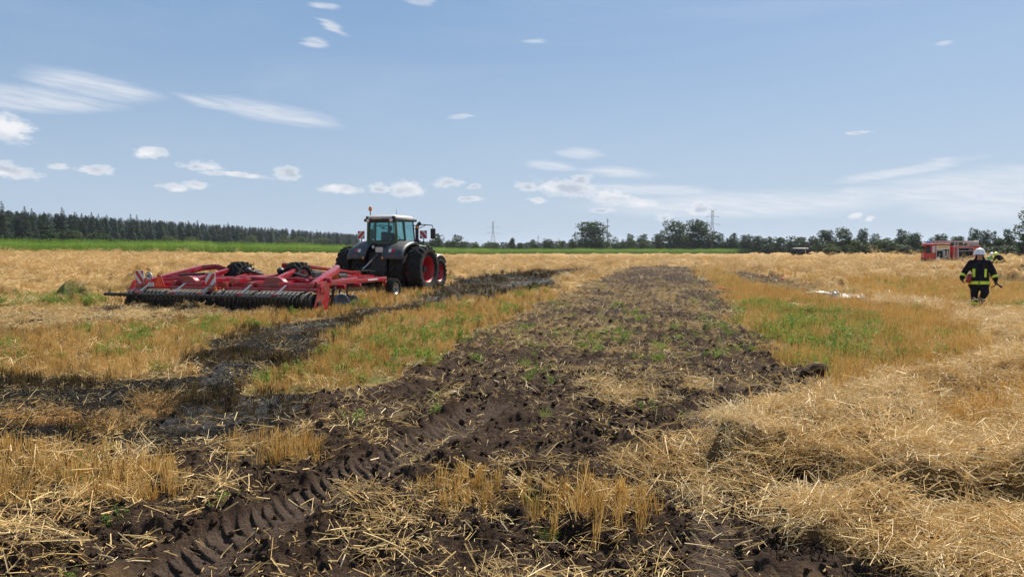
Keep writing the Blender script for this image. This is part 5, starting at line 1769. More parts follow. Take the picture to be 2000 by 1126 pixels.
    red('drawbar', [((-.45, 4.6, 1.02), (ex, ey - .35, .72), .17, .20), ((.55, 4.6, 1.02), (ex, ey - .30, .70), .17, .20), ((ex, ey - .4, .68), (ex, ey, .56), .14, .14)])
    red('drawbar_strut', [((.30, 4.3, 1.40), (ex * .8, 4.6 + (ey - 4.6) * .72, .95), .10, .10), ((-.30, 4.3, 1.40), (ex * .8, 4.6 + (ey - 4.6) * .72, .95), .10, .10), ((-.34, 4.3, .98), (-.30, 4.3, 1.42), .12, .12), ((.34, 4.3, .98), (.30, 4.3, 1.42), .12, .12), ((-.34, 4.3, 1.40), (.34, 4.3, 1.40), .12, .12)])
    for k in range(5):
        mb = MB(); z = 1.0 + .03 * k
        mb.tube([(-.2 + .1 * k, 4.3, 1.1), (-.1 + .1 * k, 5.2, 1.22 - .02 * k), (ex * .5, 6.4, 1.05), (ex * .9, ey - .9, 1.05), (ex + .05 * k - .1, ey - .1, .95)], .017, 6); mb.build('hydraulic_hose', BLACK, H)
    mb = MB(); mb.box((1.15, 4.05, 1.02), (.4, .5, .28), bev=.04); mb.box((1.9, 4.6, .95), (.35, .6, .25), bev=.06); mb.build('valve_block', BLACK, H)
    mb = MB(); mb.box((.2, 1.9, 1.02), (.7, .6, .12), bev=.03); mb.box((-.9, 3.3, 1.1), (.25, .3, .2), bev=.04); mb.build('bracket_plate', RED, H)
    # ---- boards and plates at the back
    b = warning_board('warning_board', (-hw + .33, .50, 1.05), .33, .42, flip=1, parent=H)
    mb = MB(); mb.prism([(-.16, -.24), (.16, -.24), (.12, -.52), (-.06, -.52)], .02, .05, 'XZ'); mb.box((.14, .05, -.3), (.2, .06, .5)); mb.build('bracket', RED, b)
    b2 = warning_board('warning_board', (-.28, .35, .98), .36, .46, flip=-1, parent=H)
    mb = MB(); mb.box((.05, .05, -.30), (.34, .05, .5)); mb.build('bracket', RED, b2)
    mb = MB(); mb.box((.20, -.0, -.28), (.07, .05, .12), bev=.01); mb.build('reflector', LORANGE, b2)
    sd = empty('speed_sign', (-hw + .72, .50, 1.08), 0, H)
    mb = MB(); mb.cyl((0, 0, 0), (0, .02, 0), .135, n=28); mb.build('disc_plate', SIGN_WHITE, sd)
    mb = MB(); mb.lathe([(-.003, .133), (-.003, .112), (.0, .112), (.0, .133)], (0, 0, 0), 'Y', 28, True); mb.build('border', SIGN_BLACK, sd)
    cu = bpy.data.curves.new('numerals', 'FONT'); cu.body = '40'; cu.size = .145; cu.align_x = 'CENTER'; cu.align_y = 'CENTER'; cu.extrude = .0015; cu.offset = .004
    cu.materials.append(SIGN_BLACK)
    tmp = bpy.data.objects.new('numerals', cu); nm_ = bpy.data.meshes.new_from_object(tmp); bpy.data.objects.remove(tmp)
    no = bpy.data.objects.new('numerals', nm_); no.parent = sd; no.location = (0, -.004, 0); no.rotation_euler = (R(90), 0, 0); COL.objects.link(no)
    mb = MB(); mb.box((0, .05, -.2), (.05, .04, .4)); mb.box((.05, .03, -.26), (.26, .02, .14)); mb.build('sign_post', RED, sd)
    mb = MB(); mb.box((-hw + .84, .47, .80), (.24, .02, .13), bev=.005); mb.build('number_plate', SIGN_WHITE, H)
    tr = empty('slow_vehicle_triangle', (-hw + 1.22, .42, .72), 0, H)
    FLUO = principled('fluorescent_orange', (.95, .10, .015), .6)
    mb = MB(); mb.prism([(-.17, .02), (.17, .02), (.045, .36), (-.045, .36)], -.004, .008, 'XZ'); mb.build('triangle_panel', FLUO, tr)
    mb = MB(); mb.prism([(-.21, -.02), (.21, -.02), (.23, .02), (.06, .40), (-.06, .40), (-.23, .02)], .010, .022, 'XZ'); mb.build('border', SIGN_RED, tr)
    tag(H, 'wide red disc harrow with ring packer and warning boards hitched behind the tractor', 'harrow')
    return H

HARROW = build_harrow()

# ------------------------------------------------------------------ fire engine
def build_fire_engine():
    D = 86.0
    x, y = at(1856, D)
    H = R(-69)
    z0 = gt(x, y) - 0.02
    T = empty('fire_engine', (x, y, z0 + .10), -H)
    T.scale = (.94, .94, .94)
    FR = principled('fire_red', (0.56, 0.028, 0.022), 0.5, vary=.06)
    FR2 = principled('door_red', (0.66, 0.055, 0.035), 0.4, vary=.05)
    LIV = principled('livery_cream', (0.72, 0.66, 0.50), 0.5, vary=.1)
    LYE = principled('livery_yellow', (0.72, 0.58, 0.08), 0.5, vary=.1)
    INT = principled('locker_dark', (0.03, 0.032, 0.035), .6, vary=.3)
    ALU = principled('locker_aluminium', (0.52, 0.52, 0.53), .4, .5, vary=.1)
    BLUE = principled('beacon_blue', (0.02, 0.16, 0.62), .15, coat=.6)
    TG = glass_mat('truck_glass', (.35, .42, .42))
    Lf, hw = 3.15, 1.2                         # front at y = +3.15, half width
    def yy(d): return Lf - d
    # chassis
    mb = MB()
    for s in (-1, 1): mb.beam((s * .42, -3.1, .62), (s * .42, 2.9, .62), .10, .24)
    mb.box((0, -2.95, .6), (2.1, .15, .25)); mb.box((0, 3.05, .52), (2.35, .22, .34), bev=.05); mb.build('chassis', BLACK, T)
    # cab and crew cabin: shell made of panels round the openings
    mb = MB()
    mb.box((0, yy(1.45), 2.58), (2.4, 2.86, .16), bev=.06)                        # roof
    mb.box((hw - .03, yy(1.45), 1.6), (.06, 2.86, 1.9))                           # far side
    mb.box((0, yy(2.86), 1.6), (2.34, .06, 1.9))                                  # back
    for s in (-1,):
        xs = s * (hw - .03)
        mb.box((xs, yy(.09), 1.98), (.06, .14, 1.10)); mb.box((xs, yy(.80), 1.98), (.06, .16, 1.10)); mb.box((xs, yy(1.28), 1.6), (.06, .10, 1.9)); mb.box((xs, yy(2.86), 1.55), (.06, .10, 2.0))
        mb.box((xs, yy(.62), 2.47), (.06, 1.2, .14)); mb.box((xs, yy(.62), .80), (.06, 1.2, .30))
    mb.box((0, Lf - .03, 2.44), (2.3, .06, .20)); mb.box((0, Lf - .03, 1.15), (2.34, .06, .60), bev=.02)
    mb.build('cabin_shell', FR, T)
    mb = MB(); mb.box((-hw + .02, yy(.62), 1.17), (.06, 1.12, .50), bev=.02); dr = mb.build('cab_door', FR2, T)
    mb = MB(); mb.box((-hw - .02, yy(1.02), 1.25), (.03, .14, .04)); mb.build('door_handle', BLACK, dr)
    mb = MB(); mb.box((-hw + .03, yy(.44), 1.92), (.02, .54, .90)); mb.build('door_window', TG, T)
    mb = MB(); mb.box((-hw + .03, yy(1.05), 1.92), (.02, .34, .90)); mb.build('crew_window', ALU, T)
    mb = MB(); mb.box((0, Lf - .02, 1.90), (2.2, .02, .86)); mb.build('windscreen', TG, T)
    mb = MB(); mb.box((-hw - .18, Lf - .05, 1.95), (.18, .08, .42), bev=.03); mb.tube([(-hw, Lf - .1, 2.2), (-hw - .18, Lf - .05, 2.2)], .02, 6); mb.build('mirror', BLACK, T)
    for s in (-1, 1):
        mb = MB(); mb.cyl((s * .85, Lf - .02, .95), (s * .85, Lf + .04, .95), .12, n=16); mb.build('headlight', LCLEAR, T)
    # white panel, yellow stripes above the crew locker
    mb = MB(); mb.box((-hw - .004, yy(2.06), 2.16), (.012, 1.46, .52)); pn = mb.build('livery_panel', LIV, T)
    for zz, ln, mm in ((2.34, 1.3, LYE), (2.22, 1.0, FR), (2.12, 1.2, LYE)):
        mb = MB(); mb.box((-hw - .012, yy(2.06), zz), (.006, ln, .06)); mb.build('livery_stripe', mm, pn)
    # crew locker: rolled-up shutter, frame, equipment
    mb = MB()
    mb.box((-hw + .02, yy(1.36), 1.33), (.05, .06, 1.14)); mb.box((-hw + .02, yy(2.78), 1.33), (.05, .06, 1.14)); mb.box((-hw + .02, yy(2.07), 1.33), (.05, .08, 1.14)); mb.box((-hw + .02, yy(2.07), .77), (.05, 1.48, .05)); mb.box((-hw + .02, yy(1.70), 1.82), (.05, .66, .14))
    mb.build('locker_frame', ALU, T)
    mb = MB(); mb.box((-hw + .55, yy(2.07), 1.33), (.04, 1.4, 1.14)); mb.build('locker_back', INT, T)
    for (d, z, sx, sz, m_) in ((1.52, 1.35, .12, .7, INT), (1.75, 1.15, .10, .4, SILVER), (1.62, .92, .16, .2, LIV), (2.25, 1.45, .2, .7, WHITE), (2.45, 1.25, .12, .6, principled('gear_brown', (.28, .16, .07), .6)), (2.62, 1.35, .18, .9, WHITE), (2.35, .95, .3, .25, ALU)):
        mb = MB(); mb.box((-hw + .35, yy(d), z), (.3, sx, sz), bev=.03); mb.build('stowed_gear', m_, T)
    mb = MB(); mb.box((-hw - .15, yy(2.07), 1.35), (.34, .03, 1.05)); mb.build('folding_door', ALU, T)
    mb = MB(); mb.box((0, yy(1.75), .55), (2.36, .8, .34), bev=.03); mb.box((-hw + .1, yy(1.55), .38), (.12, .5, .36)); mb.build('lower_panel', FR, T)
    # rear body
    mb = MB()
    mb.box((0, yy(4.62), 2.24), (2.4, 3.10, .14), bev=.03); mb.box((hw - .03, yy(4.62), 1.45), (.06, 3.1, 1.5)); mb.box((0, yy(6.14), 1.45), (2.36, .06, 1.5)); mb.box((0, yy(3.10), 1.45), (2.36, .06, 1.5))
    mb.box((-hw + .03, yy(3.38), 1.45), (.06, .60, 1.5)); mb.box((-hw + .03, yy(5.78), 1.40), (.06, .78, 1.6)); mb.box((-hw + .03, yy(4.55), 2.16), (.06, 1.8, .10)); mb.box((-hw + .03, yy(4.55), .70), (.06, 1.75, .10))
    mb.build('rear_body', FR, T)
    mb = MB(); mb.box((-hw - .004, yy(5.75), 2.02), (.010, .55, .07)); mb.build('livery_stripe', LYE, T)
    mb = MB()
    for d in (3.74, 5.36): mb.box((-hw - .01, yy(d), 1.42), (.05, .06, 1.42))
    mb.box((-hw - .01, yy(4.55), 2.11), (.05, 1.62, .06)); mb.box((-hw - .01, yy(4.55), .74), (.05, 1.62, .05)); mb.build('locker_frame', ALU, T)
    mb = MB(); mb.box((-hw + .7, yy(4.55), 1.42), (.04, 1.6, 1.4)); mb.build('locker_back', INT, T)
    mb = MB(); mb.box((-hw + .35, yy(4.55), 1.72), (.6, 1.5, .05)); mb.build('locker_shelf', ALU, T)
    for (d, z, sx, sz, m_) in ((4.0, 1.25, .35, .5, BLACK), (4.5, 1.2, .4, .6, INT), (4.95, 1.3, .25, .6, STEEL), (4.35, .95, .3, .3, GREY), (5.1, 1.88, .3, .16, SILVER)):
        mb = MB(); mb.box((-hw + .40, yy(d), z), (.4, sx, sz), bev=.06); mb.build('stowed_gear', m_, T)
    # wheels
    for d in (.95, 4.6):
        for s in (-1, 1):
            wheel(T, (s * .98, yy(d), .46), .46, .32, .26, s, .08, mats=(RUBBER, BLACK), lugs=20, bolts=0)
    mb = MB()
    for d in (.95, 4.6): mb.lathe([(-.17, .50), (.17, .50), (.17, .56), (-.17, .56)], (-.98, yy(d), .46), 'X', 20, True)
    mb.build('wheel_arch', BLACK, T)
    # access ladder, roof rails, roof ladder, box, hatch, beacon
    mb = MB()
    for q in (3.26, 3.62): mb.beam((-hw - .09, yy(q), .50), (-hw - .09, yy(q), 2.75), .04, .05)
    lad = mb.build('access_ladder', ALU, T)
    for k in range(9):
        mb = MB(); mb.cyl((-hw - .09, yy(3.26), .62 + .25 * k), (-hw - .09, yy(3.62), .62 + .25 * k), .018, n=6); mb.build('rung', ALU, lad)
    mb = MB()
    for s in (-1, 1):
        mb.cyl((s * 1.0, yy(1.1), 2.98), (s * 1.0, yy(5.4), 2.98), .028, n=6)
        for d in (1.2, 2.0, 2.9, 3.8, 4.7, 5.3): mb.cyl((s * 1.0, yy(d), 2.3 if d > 3 else 2.64), (s * 1.0, yy(d), 2.98), .022, n=6)
    mb.build('roof_rail', ALU, T)
    mb = MB()
    for q in (-.62, -.25): mb.beam((q, yy(1.2), 2.86), (q, yy(5.8), 2.86), .05, .08)
    rl = mb.build('roof_ladder', ALU, T)
    for k in range(14):
        mb = MB(); mb.cyl((-.62, yy(1.4 + .32 * k), 2.86), (-.25, yy(1.4 + .32 * k), 2.86), .02, n=6); mb.build('rung', ALU, rl)
    mb = MB(); mb.box((-.35, yy(5.5), 2.52), (.9, 1.0, .40), bev=.02); bx = mb.build('roof_box', principled('box_grey', (.46, .44, .40), .5, vary=.08), T)  # grey lower part: shade on the box side put into its colour
    mb = MB(); mb.box((-.35, yy(5.5), 2.86), (.94, 1.0, .24), bev=.03); mb.build('box_lit_top', principled('box_lit_white', (.70, .72, .72), .35, vary=.05), bx)  # pale upper part: sunlight on the same box painted in
    mb = MB(); mb.box((-.6, yy(4.1), 2.42), (.6, .5, .2), bev=.05); mb.cyl((-.6, yy(4.6), 2.32), (-.6, yy(4.6), 2.55), .10, n=12); mb.build('roof_hatch', BLACK, T)
    mb = MB(); mb.lathe([(2.66, .12), (2.7, .15), (2.86, .14), (2.94, .08), (2.95, 0)], (-.75, yy(.62), 0), 'Z', 16); mb.build('blue_light', BLUE, T, True)
    mb = MB(); mb.lathe([(2.66, .12), (2.7, .15), (2.86, .14), (2.94, .08), (2.95, 0)], (.75, yy(.62), 0), 'Z', 16); mb.build('blue_light', BLUE, T, True)
    tag(T, 'red fire engine with open lockers and roof ladder behind the straw', 'fire engine')
    # white round item on two legs in front of the open crew locker
    px_, py_ = at(1832, D - 2.4)
    S = empty('equipment_stand', (px_, py_, gt(px_, py_)), -H)
    mb = MB(); mb.cyl((-.05, 0, .78), (.08, 0, .78), .19, n=20); mb.build('round_drum', WHITE, S)
    for q in (-.26, .26):
        mb = MB(); mb.beam((0, q, 0), (0, q * .55, .75), .05, .07); mb.build('leg', WHITE, S)
    mb = MB(); mb.box((.1, 0, .5), (.12, .4, .5), bev=.04); mb.build('dark_bag', BLACK, S)
    tag(S, 'small white drum on two white legs before the open crew locker', 'stand')

build_fire_engine()

# ------------------------------------------------------------------ people
TMP = bpy.data.scenes.new('tmp_scene')

def grow(caps, voxel, smooth_it=6):
    """one continuous skin round tapered limbs; caps: (p0, p1, r0, r1) or (p, (rx, ry, rz))"""
    mb = MB()
    for c in caps:
        if len(c) == 4:
            p0, p1, r0, r1 = c
            mb.cyl(p0, p1, r0, r1, 14); mb.ball(p0, r0, 14, 8); mb.ball(p1, r1, 14, 8)
        else:
            mb.ball(c[0], c[1], 16, 12)
    me = bpy.data.meshes.new('body_tmp'); me.from_pydata([tuple(v) for v in mb.v], [], mb.f); me.update()
    o = bpy.data.objects.new('body_tmp', me)
    TMP.collection.objects.link(o)
    m = o.modifiers.new('r', 'REMESH'); m.mode = 'VOXEL'; m.voxel_size = voxel
    s = o.modifiers.new('s', 'SMOOTH'); s.factor = .5; s.iterations = smooth_it
    with bpy.context.temp_override(scene=TMP, view_layer=TMP.view_layers[0]):
        dg = bpy.context.evaluated_depsgraph_get()
        dg.update()
    ev = bpy.data.meshes.new_from_object(o.evaluated_get(dg), depsgraph=dg)
    bpy.data.objects.remove(o)
    return ev

CLOTH = principled('turnout_navy', (0.011, 0.012, 0.018), 0.85, vary=.25, vscale=14, bump=.6, bscale=14, spec=.2)
SKIN = principled('skin', (0.36, 0.19, 0.13), .55, vary=.1)
LIME = principled('reflective_lime', (0.62, 0.80, 0.045), .45, vary=.08)
HELM_W = principled('helmet_white', (0.80, 0.80, 0.76), .3, vary=.03, coat=.3)
HELM_Y = principled('helmet_lime', (0.66, 0.78, 0.08), .35)
SHIRT_G = principled('green_shirt', (0.05, 0.42, 0.12), .8, vary=.1)
DENIM = principled('dark_trousers', (0.018, 0.020, 0.028), .85, vary=.2)
EXT_RED = principled('canister_red', (0.24, 0.018, 0.016), .35, vary=.1)

def dress(me, name, parent, mats, pick):
    for m in mats: me.materials.append(m)
    idx = [pick(p.center) for p in me.polygons]
    me.polygons.foreach_set('material_index', np.array(idx, dtype=np.int32))
    me.polygons.foreach_set('use_smooth', np.ones(len(me.polygons), dtype=bool))
    me.update()
    o = bpy.data.objects.new(name, me); o.parent = parent; COL.objects.link(o)
    return o

def band(me, name, mat, parent, test, off=.008):
    """strip of cloth lying on the body where test() holds"""
    sel = [p for p in me.polygons if test(p.center)]
    if not sel: return None
    ids, vs, fs = {}, [], []
    for p in sel:
        f = []
        for i in p.vertices:
            if i not in ids:
                v = me.vertices[i]; ids[i] = len(vs); vs.append(v.co + v.normal * off)
            f.append(ids[i])
        fs.append(tuple(f))
    o = mesh_obj(name, vs, fs, mat, parent, True)
    so = o.modifiers.new('thick', 'SOLIDIFY'); so.thickness = .006
    return o

def helmet(parent, c, mat, k=1.0, tilt=0.0, yaw=0.0):
    h = MB()
    h.lathe([(.155 * k, 0), (.150 * k, .055 * k), (.125 * k, .105 * k), (.08 * k, .148 * k), (.02 * k, .168 * k), (-.035 * k, .172 * k), (-.05 * k, .195 * k), (-.058 * k, .195 * k), (-.05 * k, .16 * k), (.0, .15 * k)], (0, 0, 0), 'Z', 28)
    h.beam((0, -.14 * k, .06 * k), (0, -.02 * k, .163 * k), .03 * k, .012 * k); h.beam((0, -.02 * k, .163 * k), (0, .14 * k, .06 * k), .03 * k, .012 * k)
    h.v = [Vector((v.x, v.y * 1.16 + (-.015 if v.y < 0 and v.z < -.03 else 0), v.z)) for v in h.v]
    o = h.build('helmet', mat, parent, angle=50)
    o.location = c; o.rotation_euler = (tilt, 0, yaw)
    return o

def glove(parent, wrist, direction, palm_n, mat, curl=0.6, k=1.0, thumb=1):
    """palm and five fingers, lightly curled"""
    d = Vector(direction).normalized(); n = Vector(palm_n).normalized(); n = (n - d * n.dot(d)).normalized(); s = d.cross(n)
    w = Vector(wrist)
    caps = [(w, w + d * .05 * k, .030 * k, .036 * k), (w + d * .04 * k - s * .022 * k, w + d * .095 * k - s * .028 * k, .022 * k, .020 * k), (w + d * .04 * k + s * .022 * k, w + d * .095 * k + s * .028 * k, .022 * k, .020 * k)]
    for i, (off, L) in enumerate(((-.036, .070), (-.012, .082), (.013, .076), (.036, .060))):
        p0 = w + d * .095 * k + s * off * k
        d1 = (d + n * curl * .5).normalized(); d2 = (d * .7 + n * curl * 1.4).normalized(); d3 = (d * .25 + n * curl * 2.0).normalized()
        p1 = p0 + d1 * L * .45 * k; p2 = p1 + d2 * L * .35 * k; p3 = p2 + d3 * L * .28 * k
        caps += [(p0, p1, .0125 * k, .0115 * k), (p1, p2, .0115 * k, .0105 * k), (p2, p3, .0105 * k, .009 * k)]
    t0 = w + d * .035 * k + s * .035 * k * thumb
    t1 = t0 + (d * .6 + s * thumb * .7 + n * .4).normalized() * .045 * k; t2 = t1 + (d + n * .7).normalized() * .038 * k
    caps += [(t0, t1, .016 * k, .014 * k), (t1, t2, .013 * k, .011 * k)]
    me = grow(caps, .0065, 3)
    me.materials.append(mat)
    me.polygons.foreach_set('use_smooth', np.ones(len(me.polygons), dtype=bool))
    o = bpy.data.objects.new('glove', me); o.parent = parent; COL.objects.link(o)
    return o

def face(parent, c, k=1.0):
    """eyes and brows set into the head, which itself carries nose, mouth and ears"""
    for s in (-1, 1):
        mb = MB(); mb.ball((c[0] + s * .033 * k, c[1] - .098 * k, c[2] + .012 * k), .011 * k, 8, 6); mb.build('eye', WHITE, parent, True)
        mb = MB(); mb.ball((c[0] + s * .033 * k, c[1] - .107 * k, c[2] + .012 * k), .0055 * k, 8, 6); mb.build('iris', SIGN_BLACK, parent, True)

def head_caps(c, k=1.0):
    c = Vector(c)
    return [(c + Vector((0, .01, .02)) * k, (.080 * k, .098 * k, .105 * k)), (c + Vector((0, -.035, -.055)) * k, (.058 * k, .062 * k, .062 * k)),
            (c + Vector((0, -.098, .0)) * k, c + Vector((0, -.118, -.030)) * k, .010 * k, .015 * k), (c + Vector((-.02, -.093, -.065)) * k, c + Vector((.02, -.093, -.065)) * k, .010 * k, .010 * k),
            (c + Vector((-.082, .01, -.01)) * k, (.012 * k, .022 * k, .032 * k)), (c + Vector((.082, .01, -.01)) * k, (.012 * k, .022 * k, .032 * k))]

def firefighter_walking():
    u, D = 1913, 23.9
    x, y = at(u, D)
    P = empty('person', (x, y, gz(x, y) - .01), -math.atan2(x, y))
    P.scale = (.90, .95, 1.03)
    hd = Vector((-.01, -.06, 1.71))
    caps = head_caps(hd, 1.04) + [
        ((0, 0, 1.46), (0, -.02, 1.62), .105, .085),
        ((0, .03, 1.60), (.17, .15, .12)),
        ((-.13, 0, 1.46), (.13, 0, 1.46), .155, .155), ((0, 0, 1.40), (0, 0, 1.10), .225, .235), ((-.08, 0, 1.30), (.08, 0, 1.30), .20, .20),
        ((-.10, 0, 1.10), (-.12, 0, .80), .205, .225), ((.10, 0, 1.10), (.12, 0, .80), .205, .225), ((0, -.02, 1.05), (0, -.02, .82), .21, .22),
        ((-.26, .0, 1.47), (-.44, .04, 1.22), .125, .108), ((-.44, .04, 1.22), (-.53, -.10, 1.01), .108, .092), ((-.53, -.10, 1.01), (-.54, -.13, .97), .088, .07),
        ((.26, .0, 1.47), (.42, .05, 1.21), .125, .108), ((.42, .05, 1.21), (.50, -.06, .98), .108, .092), ((.50, -.06, .98), (.51, -.08, .94), .088, .07),
        ((-.12, .0, .84), (-.13, -.05, .50), .165, .130), ((-.13, -.05, .50), (-.11, .02, .14), .125, .115), ((-.11, .02, .14), (-.11, .03, .07), .085, .075), ((-.11, -.02, .055), (-.12, -.16, .045), .056, .050),
        ((.12, .0, .84), (.20, -.12, .56), .170, .135), ((.20, -.12, .56), (.10, .22, .28), .130, .112), ((.10, .22, .28), (.08, .27, .20), .085, .07), ((.08, .28, .17), (.09, .17, .07), .055, .05),
    ]
    me = grow(caps, .0165, 5)
    def pick(c):
        if c.z > 1.585 and c.y < -.075 and abs(c.x) < .085: return 1
        if c.z < .11 and c.x < 0: return 2
        return 0
    body = dress(me, 'body', P, [CLOTH, SKIN, BLACK], pick)
    face(P, hd, 1.04)
    helmet(P, (-.01, -.015, 1.80), HELM_W, 1.06, tilt=R(-4))
    neck = MB(); neck.lathe([(1.74, .125), (1.62, .150), (1.52, .165)], (-.01, .02, 0), 'Z', 24); nk = neck.build('neck_guard', CLOTH, P, True)
    bm = bmesh.new(); bm.from_mesh(nk.data); bmesh.ops.delete(bm, geom=[v for v in bm.verts if v.co.y < -.06 and v.co.z > 1.55], context='VERTS'); bm.to_mesh(nk.data); bm.free()
    so = nk.modifiers.new('t', 'SOLIDIFY'); so.thickness = .01
    def arm(c, a, b, t0, t1, rad):
        a, b = Vector(a), Vector(b); d = b - a; t = (c - a).dot(d) / d.length_squared
        return t0 < t < t1 and (c - a - d * t).length < rad
    S = 'reflective_stripe'
    torso = lambda c: abs(c.x) < .37 and c.y < .30
    band(me, S, LIME, P, lambda c: torso(c) and .80 < c.z < .90)
    band(me, S, LIME, P, lambda c: c.y < -.08 and -.215 < c.x < -.125 and 1.03 < c.z < 1.30)
    band(me, S, LIME, P, lambda c: c.y < -.08 and .155 < c.x < .225 and 1.03 < c.z < 1.30)
    band(me, S, LIME, P, lambda c: arm(c, (-.44, .04, 1.22), (-.53, -.10, 1.01), .62, .92, .14))
    band(me, S, LIME, P, lambda c: arm(c, (.42, .05, 1.21), (.50, -.06, .98), .62, .92, .14))
    band(me, S, LIME, P, lambda c: c.x < .0 and .14 < c.z < .23)
    mb = MB(); mb.box((.005, -.245, .85), (.03, .03, .13), bev=.006); mb.build('jacket_buckle', BLACK, P)
    glove(P, (-.535, -.13, .965), (.32, -.18, -.95), (1, -.1, .2), BLACK, .75, 1.12, 1)
    glove(P, (.51, -.09, .935), (.18, -.22, -.95), (-.6, -.5, 0), BLACK, .85, 1.12, -1)
    tag(P, 'firefighter in dark turnout gear and white helmet walking with a red canister', 'person')
    # red canister clasped against the hip
    e = empty('red_canister', (x, y, P.location.z), P.rotation_euler.z); e.scale = P.scale
    mb = MB(); mb.M = Matrix.Translation((-.345, -.26, .86)) @ Matrix.Rotation(R(14), 4, 'Y')
    mb.lathe([(-.02, 0), (-.02, .075), (0, .085), (.22, .085), (.27, .06), (.285, .03), (.285, 0)], (0, 0, 0), 'Z', 18); c = mb.build('canister_body', EXT_RED, e, angle=40)
    mb = MB(); mb.M = Matrix.Translation((-.345, -.26, .86)) @ Matrix.Rotation(R(14), 4, 'Y'); mb.cyl((0, 0, .285), (0, 0, .335), .045, .05, 12); mb.build('white_cap', WHITE, e)
    tag(e, 'dark red canister with white cap held at the walking firefighter\'s hip', 'canister')
    n = empty('hose_nozzle', (x, y, P.location.z), P.rotation_euler.z); n.scale = P.scale
    mb = MB(); mb.tube([(.47, -.12, .885), (.54, -.16, .83), (.64, -.19, .77)], [.026, .03, .024], 10); mb.build('nozzle_barrel', BLACK, n)
    mb = MB(); mb.cyl((.63, -.19, .775), (.71, -.21, .73), .034, .05, 12); mb.build('nozzle_tip', BLACK, n)
    mb = MB(); mb.tube([(.50, -.13, .86), (.52, -.06, .80), (.46, .0, .74), (.38, .02, .70)], .018, 8); mb.build('hose_end', BLACK, n)
    tag(n, 'black hose nozzle carried low in the walking firefighter\'s hand', 'nozzle')

